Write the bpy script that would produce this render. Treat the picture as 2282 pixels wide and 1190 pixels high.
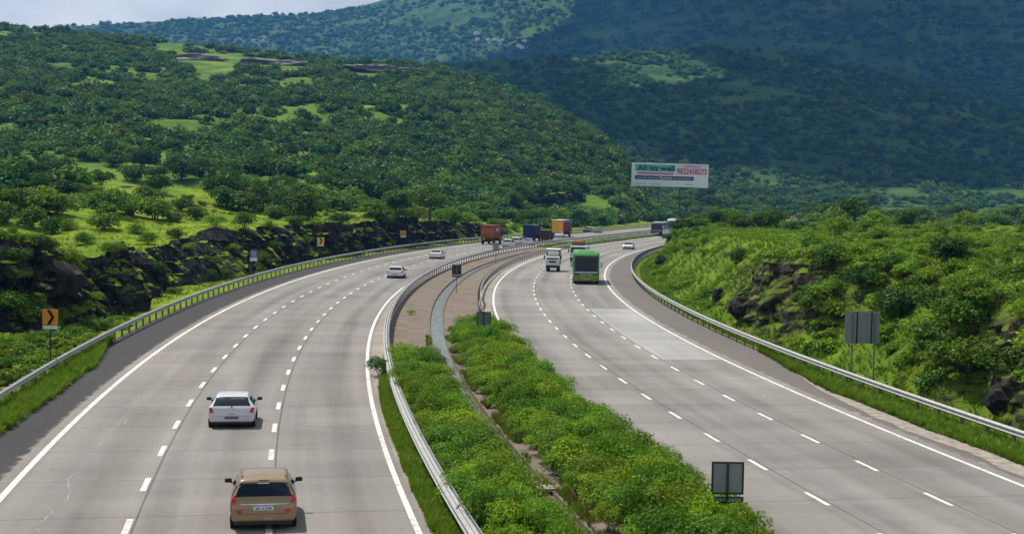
import bpy, bmesh, math, random
import numpy as np
from mathutils import Vector, Matrix

for _o in list(bpy.data.objects):
    bpy.data.objects.remove(_o)
S = bpy.context.scene
COL = S.collection
R = math.radians

# ------------------------------------------------------------------ camera, sky, sun, exposure
F = 3000.0; Y0 = 433.0; ROLL = R(1.0); H = 8.74            # all in pixels of the 2282 x 1190 photograph / metres
TH = math.atan((595 - Y0) / F)
cam = bpy.data.cameras.new('camera'); camo = bpy.data.objects.new('camera', cam); COL.objects.link(camo)
cam.sensor_width = 36.0; cam.lens = 36.0 * F / 2282.0; cam.clip_start = 0.5; cam.clip_end = 20000
_up = Vector((0, math.sin(TH), math.cos(TH))); _fw = Vector((0, math.cos(TH), -math.sin(TH))); _rt = Vector((1, 0, 0))
_c, _s = math.cos(ROLL), math.sin(ROLL)
_r = _c * _rt + _s * _up; _u = -_s * _rt + _c * _up
camo.matrix_world = Matrix(((_r.x, _u.x, -_fw.x, 0), (_r.y, _u.y, -_fw.y, 0), (_r.z, _u.z, -_fw.z, H), (0, 0, 0, 1)))
S.camera = camo

SUN_EL = R(64.0); SUN_AZ = R(-52.0)                         # azimuth from +Y towards +X: the sun stands ahead and to the left
sdir = Vector((math.sin(SUN_AZ) * math.cos(SUN_EL), math.cos(SUN_AZ) * math.cos(SUN_EL), math.sin(SUN_EL)))
sun = bpy.data.lights.new('sun', 'SUN'); suno = bpy.data.objects.new('sun', sun); COL.objects.link(suno)
sun.energy = 5.0; sun.angle = R(0.5); sun.color = (1.0, 0.955, 0.88)
suno.rotation_euler = (-sdir).to_track_quat('-Z', 'Y').to_euler()
W = bpy.data.worlds.new('World'); S.world = W; W.use_nodes = True
wn = W.node_tree; bg = wn.nodes['Background']
sky = wn.nodes.new('ShaderNodeTexSky'); sky.sky_type = 'NISHITA'; sky.sun_disc = False
sky.sun_elevation = SUN_EL; sky.sun_rotation = SUN_AZ; sky.air_density = 1.0; sky.dust_density = 1.2
# broken white and grey monsoon cloud over the blue
tc = wn.nodes.new('ShaderNodeTexCoord'); mp = wn.nodes.new('ShaderNodeMapping'); mp.inputs['Scale'].default_value = (2.2, 2.2, 7.0)
ns = wn.nodes.new('ShaderNodeTexNoise'); ns.inputs['Scale'].default_value = 2.3; ns.inputs['Detail'].default_value = 7
rp = wn.nodes.new('ShaderNodeValToRGB'); rp.color_ramp.elements[0].position = 0.44; rp.color_ramp.elements[1].position = 0.64
mx = wn.nodes.new('ShaderNodeMix'); mx.data_type = 'RGBA'
ns2 = wn.nodes.new('ShaderNodeTexNoise'); ns2.inputs['Scale'].default_value = 6.0; ns2.inputs['Detail'].default_value = 5
rp2 = wn.nodes.new('ShaderNodeValToRGB')
rp2.color_ramp.elements[0].position = 0.35; rp2.color_ramp.elements[0].color = (18.5, 18.6, 18.4, 1)
rp2.color_ramp.elements[1].position = 0.65; rp2.color_ramp.elements[1].color = (24.0, 23.6, 22.8, 1)
L = wn.links.new
L(tc.outputs['Generated'], mp.inputs['Vector']); L(mp.outputs['Vector'], ns.inputs['Vector']); L(mp.outputs['Vector'], ns2.inputs['Vector'])
L(ns.outputs['Fac'], rp.inputs['Fac']); L(ns2.outputs['Fac'], rp2.inputs['Fac'])
sx = wn.nodes.new('ShaderNodeSeparateXYZ'); mr = wn.nodes.new('ShaderNodeMapRange'); mr.inputs[1].default_value = 0.10; mr.inputs[2].default_value = 0.30; mr.inputs[3].default_value = 1.0; mr.inputs[4].default_value = 0.0
mm = wn.nodes.new('ShaderNodeMath'); mm.operation = 'MAXIMUM'
L(tc.outputs['Generated'], sx.inputs[0]); L(sx.outputs[2], mr.inputs[0]); L(rp.outputs['Color'], mm.inputs[0]); L(mr.outputs[0], mm.inputs[1])
L(mm.outputs[0], mx.inputs['Factor']); L(sky.outputs['Color'], mx.inputs[6]); L(rp2.outputs['Color'], mx.inputs[7])
L(mx.outputs[2], bg.inputs['Color']); bg.inputs['Strength'].default_value = 0.050
S.view_settings.view_transform = 'Standard'; S.view_settings.look = 'None'
S.view_settings.exposure = 0.0; S.view_settings.gamma = 1.0
S.render.engine = 'CYCLES'
cy = S.cycles
cy.max_bounces = 6; cy.diffuse_bounces = 2; cy.glossy_bounces = 2; cy.transmission_bounces = 3; cy.transparent_max_bounces = 6
cy.volume_bounces = 0; cy.use_denoising = True; cy.caustics_reflective = False; cy.caustics_refractive = False

# ------------------------------------------------------------------ numpy noise
def _hash(ix, iy, iz, seed):
    n = (ix.astype(np.int64) * 374761393 + iy.astype(np.int64) * 668265263 + iz.astype(np.int64) * 1442695041 + seed * 362437) & 0xffffffff
    n = ((n ^ (n >> 13)) * 1274126177) & 0xffffffff
    n = (n ^ (n >> 16)) & 0xffff
    return n / 65535.0
def cell(x, y, z=0.0, seed=0):
    x, y, z = np.broadcast_arrays(np.asarray(x, float), np.asarray(y, float), np.asarray(z, float))
    return _hash(np.floor(x), np.floor(y), np.floor(z), seed)
def vnoise(x, y, z=0.0, seed=0):
    x, y, z = np.broadcast_arrays(np.asarray(x, float), np.asarray(y, float), np.asarray(z, float))
    ix, iy, iz = np.floor(x), np.floor(y), np.floor(z)
    fx, fy, fz = x - ix, y - iy, z - iz
    fx, fy, fz = [f * f * (3 - 2 * f) for f in (fx, fy, fz)]
    out = 0
    for dx in (0, 1):
        for dy in (0, 1):
            for dz in (0, 1):
                w = (fx if dx else 1 - fx) * (fy if dy else 1 - fy) * (fz if dz else 1 - fz)
                out = out + w * _hash(ix + dx, iy + dy, iz + dz, seed)
    return out
def fbm(x, y, z=0.0, seed=0, oct=4):
    t = 0; a = 0.5; s = 0
    for k in range(oct):
        f = 2.0 ** k
        t = t + a * vnoise(np.asarray(x) * f, np.asarray(y) * f, np.asarray(z) * f, seed + k); s += a; a *= 0.5
    return t / s
def smooth(a, b, x):
    t = np.clip((np.asarray(x, float) - a) / (b - a), 0, 1); return t * t * (3 - 2 * t)

# ------------------------------------------------------------------ photo pixel -> place
def zat(x, y, Y):
    u = (x - 1141) / F; v = (595 - y) / F
    u, v = _c * u - _s * v, _s * u + _c * v
    fy = math.cos(TH) + v * math.sin(TH); fz = v * math.cos(TH) - math.sin(TH)
    return H + fz * Y / fy, u * Y / fy                       # height and X of the sight line at distance Y
def gz(x, y, z=0.0):
    u = (x - 1141) / F; v = (595 - y) / F
    u, v = _c * u - _s * v, _s * u + _c * v
    t = (H - z) / -(v * math.cos(TH) - math.sin(TH))
    return u * t, (math.cos(TH) + v * math.sin(TH)) * t

# ------------------------------------------------------------------ the motorway's centre line
CX, CY, RM = 448.0, 118.0, 453.75
H1 = 0.300; S1 = RM * H1; S2 = S1 + 330.0; R2_ = 500.0; H2 = 1.25; S3 = S2 + R2_ * (H2 - H1)
P1 = np.array([CX - RM * math.cos(H1), CY + RM * math.sin(H1)]); T1 = np.array([math.sin(H1), math.cos(H1)])
P2 = P1 + T1 * 330.0; C2 = P2 + R2_ * np.array([math.cos(H1), -math.sin(H1)])
P3 = C2 + R2_ * np.array([-math.cos(H2), math.sin(H2)]); T3 = np.array([math.sin(H2), math.cos(H2)])
def road(s, d):
    """station s along the median, offset d to its left -> X, Y, heading"""
    s = np.asarray(s, float); d = np.asarray(d, float); s, d = np.broadcast_arrays(s, d)
    h = np.where(s < S1, s / RM, np.where(s < S2, H1, np.where(s < S3, H1 + (s - S2) / R2_, H2)))
    x = np.where(s < S1, CX - RM * np.cos(h), np.where(s < S2, P1[0] + T1[0] * (s - S1), np.where(s < S3, C2[0] - R2_ * np.cos(h), P3[0] + T3[0] * (s - S3))))
    y = np.where(s < S1, CY + RM * np.sin(h), np.where(s < S2, P1[1] + T1[1] * (s - S1), np.where(s < S3, C2[1] + R2_ * np.sin(h), P3[1] + T3[1] * (s - S3))))
    return x - np.cos(h) * d, y + np.sin(h) * d, h
def sd(X, Y):
    X = np.asarray(X, float); Y = np.asarray(Y, float)
    h = np.arctan2(Y - CY, CX - X); d1 = np.hypot(X - CX, Y - CY) - RM
    rx, ry = X - P1[0], Y - P1[1]
    s2 = S1 + rx * T1[0] + ry * T1[1]; d2 = -rx * T1[1] + ry * T1[0]
    h3 = np.arctan2(Y - C2[1], C2[0] - X); d3 = np.hypot(X - C2[0], Y - C2[1]) - R2_
    s = np.where(h < H1, h * RM, np.where(s2 < S2, s2, S2 + (h3 - H1) * R2_))
    d = np.where(h < H1, d1, np.where(s2 < S2, d2, d3))
    return s, d
RAIL_L, OL, L1, L2, IL = 18.75, 15.45, 11.65, 8.05, 4.25
RAIL_ML, RAIL_MR, RIL, R1, R2, ROL, RAIL_R = 3.25, -3.0, -4.2, -7.75, -11.35, -14.95, -18.05

# ------------------------------------------------------------------ objects
def tag(o, label=None, cat=None, group=None, kind=None):
    if label: o['label'] = label
    if cat: o['category'] = cat
    if group: o['group'] = group
    if kind: o['kind'] = kind
    return o
def empty(name, loc=(0, 0, 0), rz=0.0, label=None, cat=None, group=None, sc=None):
    o = bpy.data.objects.new(name, None); COL.objects.link(o); o.empty_display_size = 0.3
    o.location = loc; o.rotation_euler = (0, 0, rz)
    if sc is not None: o.scale = sc if hasattr(sc, '__len__') else (sc, sc, sc)
    return tag(o, label, cat, group)
def np_mesh(name, V, Q, mat=None, uv=None, attrs=None, smooth_=False):
    """V (n,3), Q (m,4) or (m,3) index array; uv (n,2) per vertex; attrs {name: (n,) float}"""
    V = np.asarray(V, np.float32); Q = np.asarray(Q, np.int32); k = Q.shape[1]
    me = bpy.data.meshes.new(name)
    me.vertices.add(len(V)); me.vertices.foreach_set('co', V.ravel())
    me.loops.add(Q.size); me.loops.foreach_set('vertex_index', Q.ravel())
    me.polygons.add(len(Q)); me.polygons.foreach_set('loop_start', np.arange(0, Q.size, k, dtype=np.int32))
    try: me.polygons.foreach_set('loop_total', np.full(len(Q), k, np.int32))
    except Exception: pass
    if uv is not None:
        l = me.uv_layers.new(name='UVMap'); l.data.foreach_set('uv', np.asarray(uv, np.float32)[Q.ravel()].ravel())
    for an, av in (attrs or {}).items():
        a = me.attributes.new(an, 'FLOAT', 'POINT'); a.data.foreach_set('value', np.asarray(av, np.float32))
    me.update(calc_edges=True); me.validate()
    me.polygons.foreach_set('use_smooth', np.full(len(me.polygons), smooth_, bool))
    if mat: me.materials.append(mat)
    return me
def link(name, me, parent=None, loc=None, rz=None):
    o = bpy.data.objects.new(name, me); COL.objects.link(o)
    if parent is not None: o.parent = parent
    if loc is not None: o.location = loc
    if rz is not None: o.rotation_euler = (0, 0, rz)
    return o
def grid_quads(n, m):
    i = np.arange(n - 1)[:, None] * m + np.arange(m - 1)[None, :]
    return np.stack([i, i + 1, i + m + 1, i + m], -1).reshape(-1, 4)
class MB:
    """collects simple solids; build() links them as one mesh object"""
    def __init__(s): s.v = []; s.f = []
    def add(s, v, f):
        b = len(s.v); s.v += [tuple(p) for p in v]; s.f += [tuple(b + i for i in q) for q in f]; return s
    def box(s, x0, x1, y0, y1, z0, z1, m=None):
        v = [Vector((x, y, z)) for z in (z0, z1) for y in (y0, y1) for x in (x0, x1)]
        if m is not None: v = [m @ p for p in v]
        return s.add(v, [(0, 2, 3, 1), (4, 5, 7, 6), (0, 1, 5, 4), (2, 6, 7, 3), (0, 4, 6, 2), (1, 3, 7, 5)])
    def rbox(s, x0, x1, y0, y1, z0, z1, b=0.04, top=1.0, seg=3):
        """box with rounded edges; top<1 narrows the top"""
        bm = bmesh.new(); bmesh.ops.create_cube(bm, size=1.0)
        cx, cy_, cz = (x0 + x1) / 2, (y0 + y1) / 2, (z0 + z1) / 2
        for v in bm.verts:
            k = top if v.co.z > 0 else 1.0
            v.co = Vector((cx + v.co.x * (x1 - x0) * k, cy_ + v.co.y * (y1 - y0), cz + v.co.z * (z1 - z0)))
        bmesh.ops.bevel(bm, geom=bm.edges[:], offset=b, segments=seg, profile=0.5, affect='EDGES')
        bm.verts.index_update()
        s.add([v.co.copy() for v in bm.verts], [[v.index for v in f.verts] for f in bm.faces]); bm.free(); return s
    def tube(s, p, q, r0, r1=None, n=10, caps=True):
        r1 = r0 if r1 is None else r1
        p, q = Vector(p), Vector(q); d = (q - p).normalized()
        a = d.orthogonal().normalized(); b = d.cross(a)
        v = [p + r0 * (math.cos(t) * a + math.sin(t) * b) for t in [2 * math.pi * k / n for k in range(n)]]
        v += [q + r1 * (math.cos(t) * a + math.sin(t) * b) for t in [2 * math.pi * k / n for k in range(n)]]
        f = [(k, (k + 1) % n, n + (k + 1) % n, n + k) for k in range(n)]
        if caps: f += [tuple(range(n))[::-1], tuple(range(n, 2 * n))]
        return s.add(v, f)
    def prism(s, pts, y0, y1, axis='y'):
        """polygon pts (u,w) extruded along an axis: 'y' -> (u,y,w), 'x' -> (x,u,w), 'z' -> (u,w,z)"""
        g = {'y': lambda u, w, t: (u, t, w), 'x': lambda u, w, t: (t, u, w), 'z': lambda u, w, t: (u, w, t)}[axis]
        n = len(pts); v = [g(u, w, y0) for u, w in pts] + [g(u, w, y1) for u, w in pts]
        f = [tuple(range(n))[::-1], tuple(range(n, 2 * n))] + [(k, (k + 1) % n, n + (k + 1) % n, n + k) for k in range(n)]
        return s.add(v, f)
    def mesh(s, name, mat=None, smooth_=False):
        me = bpy.data.meshes.new(name); me.from_pydata(s.v, [], s.f); me.update()
        bm = bmesh.new(); bm.from_mesh(me); bmesh.ops.recalc_face_normals(bm, faces=bm.faces[:]); bm.to_mesh(me); bm.free()
        if smooth_:
            for p in me.polygons: p.use_smooth = True
        if mat: me.materials.append(mat)
        return me
    def build(s, name, mat=None, parent=None, smooth_=False):
        return link(name, s.mesh(name, mat, smooth_), parent)
def copy_tree(o, parent=None, kids=None):
    c = o.copy(); COL.objects.link(c)
    if parent is not None: c.parent = parent
    for ch in list(o.children): copy_tree(ch, c)
    return c
def text_mesh(txt, size, mat, width=None, name='lettering', ext=0.004, bold=0.0):
    """text lying in the XZ plane facing -Y, its lower left corner at the origin"""
    cu = bpy.data.curves.new('t', 'FONT'); cu.body = txt; cu.size = size; cu.extrude = ext; cu.offset = bold; cu.resolution_u = 3
    o = bpy.data.objects.new('t', cu); COL.objects.link(o)
    me = bpy.data.meshes.new_from_object(o.evaluated_get(bpy.context.evaluated_depsgraph_get())); me.name = name
    bpy.data.objects.remove(o); bpy.data.curves.remove(cu)
    v = np.zeros(len(me.vertices) * 3, np.float32); me.vertices.foreach_get('co', v); v = v.reshape(-1, 3)
    if width: v[:, 0] = (v[:, 0] - v[:, 0].min()) * width / max(1e-6, v[:, 0].max() - v[:, 0].min())
    v = np.stack([v[:, 0], -v[:, 2], v[:, 1]], 1); me.vertices.foreach_set('co', v.ravel().astype(np.float32)); me.update()
    me.materials.clear(); me.materials.append(mat)
    return me

# ------------------------------------------------------------------ materials
class NM:
    def __init__(s, name, rough=0.8, spec=0.3, metal=0.0):
        s.m = bpy.data.materials.new(name); s.m.use_nodes = True; s.t = s.m.node_tree
        s.b = s.t.nodes['Principled BSDF']; s.b.inputs['Roughness'].default_value = rough
        s.b.inputs['Specular IOR Level'].default_value = spec; s.b.inputs['Metallic'].default_value = metal
    def n(s, t, **k):
        n = s.t.nodes.new(t)
        for a, v in k.items(): setattr(n, a, v)
        return n
    def put(s, sock, v):
        if isinstance(v, bpy.types.NodeSocket): s.t.links.new(v, sock)
        elif isinstance(v, (tuple, list)) and len(v) == 3 and sock.type == 'RGBA': sock.default_value = (*v, 1)
        else: sock.default_value = v
    def math(s, op, a, b=0.0, c=None):
        n = s.n('ShaderNodeMath', operation=op); s.put(n.inputs[0], a); s.put(n.inputs[1], b)
        if c is not None: s.put(n.inputs[2], c)
        return n.outputs[0]
    def mix(s, f, a, b, mode='MIX'):
        n = s.n('ShaderNodeMix', data_type='RGBA', blend_type=mode); s.put(n.inputs[0], f); s.put(n.inputs[6], a); s.put(n.inputs[7], b)
        return n.outputs[2]
    def noise(s, vec, scale, detail=4, rough=0.55):
        n = s.n('ShaderNodeTexNoise'); s.put(n.inputs['Vector'], vec); n.inputs['Scale'].default_value = scale
        n.inputs['Detail'].default_value = detail; n.inputs['Roughness'].default_value = rough; return n.outputs['Fac']
    def ramp(s, f, a, b, lo=(0, 0, 0), hi=(1, 1, 1)):
        n = s.n('ShaderNodeValToRGB'); s.put(n.inputs[0], f); e = n.color_ramp.elements
        e[0].position = a; e[1].position = b; e[0].color = (*lo, 1); e[1].color = (*hi, 1); return n.outputs[0]
    def step(s, f, a, b):
        n = s.n('ShaderNodeMapRange', interpolation_type='SMOOTHSTEP'); s.put(n.inputs[0], f)
        n.inputs[1].default_value = a; n.inputs[2].default_value = b; return n.outputs[0]
    def coord(s, what='Object'): return s.n('ShaderNodeTexCoord').outputs[what]
    def pos(s): return s.n('ShaderNodeNewGeometry').outputs['Position']
    def scaled(s, vec, sc):
        n = s.n('ShaderNodeVectorMath', operation='MULTIPLY'); s.put(n.inputs[0], vec); n.inputs[1].default_value = sc; return n.outputs[0]
    def xyz(s, vec):
        n = s.n('ShaderNodeSeparateXYZ'); s.put(n.inputs[0], vec); return n.outputs
    def comb(s, x, y, z=0.0):
        n = s.n('ShaderNodeCombineXYZ'); s.put(n.inputs[0], x); s.put(n.inputs[1], y); s.put(n.inputs[2], z); return n.outputs[0]
    def attr(s, name): return s.n('ShaderNodeAttribute', attribute_name=name).outputs['Fac']
    def white(s, vec):
        n = s.n('ShaderNodeTexWhiteNoise'); s.put(n.inputs['Vector'], vec); return n.outputs['Value']
    def bump(s, h, dist=0.02, strength=0.6):
        n = s.n('ShaderNodeBump'); n.inputs['Strength'].default_value = strength; n.inputs['Distance'].default_value = dist
        s.put(n.inputs['Height'], h); s.t.links.new(n.outputs[0], s.b.inputs['Normal'])
    def col(s, c): s.put(s.b.inputs['Base Color'], c); return s
def plain(name, c, rough=0.6, metal=0.0, spec=0.4, var=0.12, scale=6.0, coat=0.0):
    """a painted or bare surface with slight wear"""
    m = NM(name, rough, spec, metal); f = m.noise(m.coord(), scale, 5)
    a = tuple(x * (1 - var) for x in c); b = tuple(min(1, x * (1 + var)) for x in c)
    m.col(m.ramp(f, 0.3, 0.7, a, b))
    if coat: m.b.inputs['Coat Weight'].default_value = coat; m.b.inputs['Coat Roughness'].default_value = 0.06
    return m.m
def road_material(name, base, joints, slab=4.5, patch=0.16, grain=0.10, warm=(1.01, 0.99, 0.955), jd=0.5, tracks=()):
    m = NM(name, 0.85, 0.25); uv = m.coord('UV'); u, v, _ = m.xyz(uv)
    cellv = m.comb(m.math('FLOOR', m.math('DIVIDE', u, slab)), m.math('FLOOR', m.math('DIVIDE', m.math('ADD', v, 0.35), 3.62)))
    w = m.white(cellv)
    a = m.noise(m.scaled(uv, (0.03, 0.75, 1)), 1.0, 5)                 # long stains with the traffic
    b = m.noise(m.scaled(uv, (0.42, 0.10, 1)), 1.0, 4)                 # bands across, slab by slab
    c = m.noise(uv, 2.6, 9, 0.7)
    k = m.math('ADD', m.math('MULTIPLY', m.math('SUBTRACT', w, 0.5), patch), 1.0)
    k = m.math('ADD', k, m.math('MULTIPLY', m.math('SUBTRACT', a, 0.5), 0.95))
    k = m.math('ADD', k, m.math('MULTIPLY', m.math('SUBTRACT', b, 0.5), 0.55))
    k = m.math('ADD', k, m.math('MULTIPLY', m.math('SUBTRACT', c, 0.5), grain * 3))
    for t in tracks:
        d = m.math('ABSOLUTE', m.math('SUBTRACT', v, t)); f = m.step(d, 0.85, 0.0)
        k = m.math('SUBTRACT', k, m.math('MULTIPLY', f, 0.20))
    jt = m.math('FRACT', m.math('DIVIDE', u, slab)); jf = m.math('LESS_THAN', jt, 0.012)
    k = m.math('MULTIPLY', k, m.math('SUBTRACT', 1.0, m.math('MULTIPLY', jf, 0.42)))
    for j in joints:
        d = m.math('ABSOLUTE', m.math('SUBTRACT', v, j)); f = m.step(d, 0.042, 0.018)
        k = m.math('MULTIPLY', k, m.math('SUBTRACT', 1.0, m.math('MULTIPLY', f, jd)))
    g = m.comb(k, k, k)
    tint = m.mix(m.step(m.noise(m.scaled(uv, (0.05, 0.4, 1)), 1.0, 3), 0.4, 0.65), (1, 1, 1), warm)
    m.col(m.mix(1.0, m.mix(1.0, base, g, 'MULTIPLY'), tint, 'MULTIPLY')); m.bump(c, 0.01, 0.25)
    return m.m
# ------------------------------------------------------------------ carriageways, shoulders, median
def ribbon(name, s0, s1, prof, mat, ds=1.5, kind='structure', wob=None):
    """prof: list of (d, z); d may be a function of s"""
    s = np.arange(s0, s1 + 1e-6, ds); V = []; UV = []
    for d, z in prof:
        dd = d(s) if callable(d) else np.full(len(s), float(d))
        zz = z(s) if callable(z) else np.full(len(s), float(z))
        x, y, _ = road(s, dd); V.append(np.stack([x, y, zz], 1)); UV.append(np.stack([s, dd], 1))
    V = np.stack(V, 1).reshape(-1, 3); UV = np.stack(UV, 1).reshape(-1, 2)
    Q = grid_quads(len(s), len(prof))[:, ::-1]
    if prof[0][0] is not None and not callable(prof[0][0]) and not callable(prof[-1][0]) and prof[0][0] < prof[-1][0]: Q = Q[:, ::-1]
    o = link(name, np_mesh(name, V, Q, mat, UV)); return tag(o, kind=kind)
SA, SB = -128.0, 1500.0
conc_l = road_material('concrete_left', (0.232, 0.217, 0.200), (L1 - 0.16, L2 - 0.16), tracks=(13.0, 9.2, 5.6))
conc_r = road_material('concrete_right', (0.242, 0.229, 0.213), (R1 - 0.16, R2 - 0.16), tracks=(-5.2, -8.6, -12.2, -14.0))
conc_new = road_material('concrete_new_slab', (0.325, 0.322, 0.310), (), patch=0.05, grain=0.05, warm=(1, 1, 1))
ribbon('carriageway_road', SA, SB, [(OL + 0.45, 0.0), (IL - 0.25, 0.0)], conc_l)
ribbon('carriageway_road', SA, SB, [(RIL + 0.25, 0.0), (ROL - 0.5, 0.0)], conc_r)
ribbon('concrete_slab_pavement', -47.2, -13, [(R2 - 0.2, 0.004), (ROL + 0.12, 0.004)], conc_new)

def asphalt(name, base, edge, e0, sign, width):
    m = NM(name, 0.9, 0.2); uv = m.coord('UV'); u, v, _ = m.xyz(uv)
    n = m.noise(uv, 3.5, 8, 0.7); n2 = m.noise(m.scaled(uv, (0.08, 0.5, 1)), 1.0, 4)
    k = m.math('ADD', 0.72, m.math('ADD', m.math('MULTIPLY', n, 0.28), m.math('MULTIPLY', n2, 0.3)))
    c = m.mix(1.0, base, m.comb(k, k, k), 'MULTIPLY')
    d = m.math('MULTIPLY', m.math('SUBTRACT', v, e0), sign)            # metres out from the edge line
    rag = m.noise(m.scaled(uv, (1.4, 0.5, 1)), 1.0, 5, 0.65)
    f = m.step(m.math('ADD', d, m.math('MULTIPLY', m.math('SUBTRACT', rag, 0.5), -1.5)), width + 0.22, width - 0.12)
    ec = m.mix(m.noise(uv, 4.0, 5), edge, tuple(x * 0.72 for x in edge))
    m.col(m.mix(f, c, ec)); m.bump(n, 0.01, 0.4); return m.m
asp_l = asphalt('asphalt_dark', (0.058, 0.056, 0.056), (0.33, 0.30, 0.25), OL, 1.0, 0.42)
asp_r = asphalt('asphalt_brown', (0.155, 0.138, 0.126), (0.37, 0.34, 0.30), ROL, -1.0, 0.45)
ribbon('shoulder_road', SA, SB, [(OL + 0.10, -0.004), (RAIL_L + 0.15, -0.03)], asp_l)
ribbon('shoulder_road', SA, SB, [(ROL - 0.10, -0.004), (-18.3, -0.03)], asp_r)

def paving():
    m = NM('median_paving', 0.9, 0.2); uv = m.coord('UV'); u, v, _ = m.xyz(uv)
    n = m.noise(uv, 1.8, 7, 0.65); n2 = m.noise(m.scaled(uv, (0.9, 0.18, 1)), 1.0, 4); w = m.white(m.comb(m.math('FLOOR', m.math('DIVIDE', u, 1.5)), m.math('FLOOR', v)))
    k = m.math('ADD', 0.30, m.math('ADD', m.math('MULTIPLY', n, 0.65), m.math('ADD', m.math('MULTIPLY', n2, 0.55), m.math('MULTIPLY', w, 0.18))))
    j = m.math('LESS_THAN', m.math('FRACT', m.math('DIVIDE', u, 1.5)), 0.035)
    k = m.math('MULTIPLY', k, m.math('SUBTRACT', 1.0, m.math('MULTIPLY', j, 0.55)))
    m.col(m.mix(1.0, (0.190, 0.154, 0.120), m.comb(k, k, k), 'MULTIPLY')); m.bump(n, 0.02, 0.4); return m.m
pav = paving()
edge_pav = road_material('edge_paving', (0.30, 0.262, 0.225), (), slab=1.6, patch=0.2, grain=0.12, tracks=())
DL, DR = 0.55, -0.27
ribbon('edge_pavement', SA, S2, [(IL - 0.2, -0.004), (RAIL_ML + 0.05, -0.02)], edge_pav)
ribbon('edge_pavement', SA, S2, [(RAIL_MR - 0.05, -0.02), (RIL + 0.2, -0.004)], edge_pav)
ribbon('median_pavement', SA, 112, [(RAIL_ML + 0.08, -0.03), (DL, -0.14)], pav)
ribbon('median_pavement', SA, 112, [(DR, -0.14), (RAIL_MR - 0.08, -0.03)], pav)
kerb_m = plain('drain_kerb', (0.16, 0.13, 0.10), 0.9, var=0.3, scale=3)
ribbon('drain_kerb', SA, 112, [(DL + 0.10, -0.135), (DL + 0.10, -0.06), (DL, -0.06), (DL, -0.42), (DR, -0.42), (DR, -0.06), (DR - 0.10, -0.06), (DR - 0.10, -0.135)], kerb_m)
def water():
    m = NM('drain_water', 0.09, 0.5); uv = m.coord('UV'); u = m.xyz(uv)[0]; n = m.noise(m.scaled(uv, (0.5, 2.2, 1)), 1.0, 4); g = m.noise(uv, 7.0, 4)
    m.col(m.mix(m.step(u, -62, -36), m.ramp(n, 0.35, 0.7, (0.10, 0.085, 0.05), (0.26, 0.22, 0.15)), (0.31, 0.325, 0.33)))
    m.put(m.b.inputs['Roughness'], m.math('ADD', 0.04, m.math('MULTIPLY', n, 0.22))); m.bump(g, 0.01, 0.12); return m.m
ribbon('drain_water', SA, 112, [(DL, -0.20), (DR, -0.20)], water())
grass_far = NM('median_grass_far', 0.9, 0.1)
_p = grass_far.pos(); grass_far.col(grass_far.mix(grass_far.noise(_p, 0.9, 6), (0.045, 0.075, 0.012), (0.13, 0.16, 0.035)))
ribbon('median_grass_ground', 112, SB, [(RAIL_ML + 0.08, -0.03), (1.5, 0.10), (0, 0.02), (-1.5, 0.10), (RAIL_MR - 0.08, -0.03)], grass_far.m)

# painted lines
def paint():
    m = NM('road_paint', 0.7, 0.3); uv = m.coord('UV'); n = m.noise(uv, 5.0, 6, 0.7); a = m.noise(uv, 0.6, 3)
    k = m.step(m.math('ADD', n, m.math('MULTIPLY', m.math('SUBTRACT', m.noise(uv, 0.8, 4), 0.5), 0.4)), 0.34, 0.52)
    m.col(m.mix(k, (0.42, 0.39, 0.35), m.mix(a, (0.80, 0.775, 0.72), (0.70, 0.665, 0.60)))); return m.m
PAINT = paint()
def lines(name, segs, d, w, z=0.008):
    V = []; Q = []; UV = []
    for a, b in segs:
        s = np.linspace(a, b, max(2, int((b - a) / 1.5) + 1)); base = len(V) * 0 + sum(len(q) for q in V)
        xl, yl, _ = road(s, d + w / 2); xr, yr, _ = road(s, d - w / 2)
        v = np.stack([np.stack([xl, yl, np.full(len(s), z)], 1), np.stack([xr, yr, np.full(len(s), z)], 1)], 1).reshape(-1, 3)
        V.append(v); UV.append(np.stack([np.repeat(s, 2), np.tile([d + w / 2, d - w / 2], len(s))], 1)); Q.append(grid_quads(len(s), 2)[:, ::-1] + base)
    o = link(name, np_mesh(name, np.concatenate(V), np.concatenate(Q), PAINT, np.concatenate(UV))); return tag(o, kind='structure')
full = [(SA, SB)]
for nm, d, w in (('edge_line_marking', OL, 0.20), ('edge_line_marking', IL, 0.17), ('edge_line_marking', RIL, 0.17), ('edge_line_marking', ROL, 0.17)):
    lines(nm, full, d, w)
def dashes(x, y, d, per=5.03, ln=1.75):
    X, Y = gz(x, y); s = float(sd(X, Y)[0]); s0 = s - per * math.ceil((s - SA) / per)
    return [(a - ln / 2, a + ln / 2) for a in np.arange(s0, 700, per) if a > SA]
lines('lane_line_marking', dashes(440, 857.6, L1), L1, 0.17); lines('lane_line_marking', dashes(623.5, 863.6, L2), L2, 0.17)
lines('lane_line_marking', dashes(1354, 818.5, R1), R1, 0.15); lines('lane_line_marking', dashes(1511, 821.5, R2), R2, 0.15)
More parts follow.
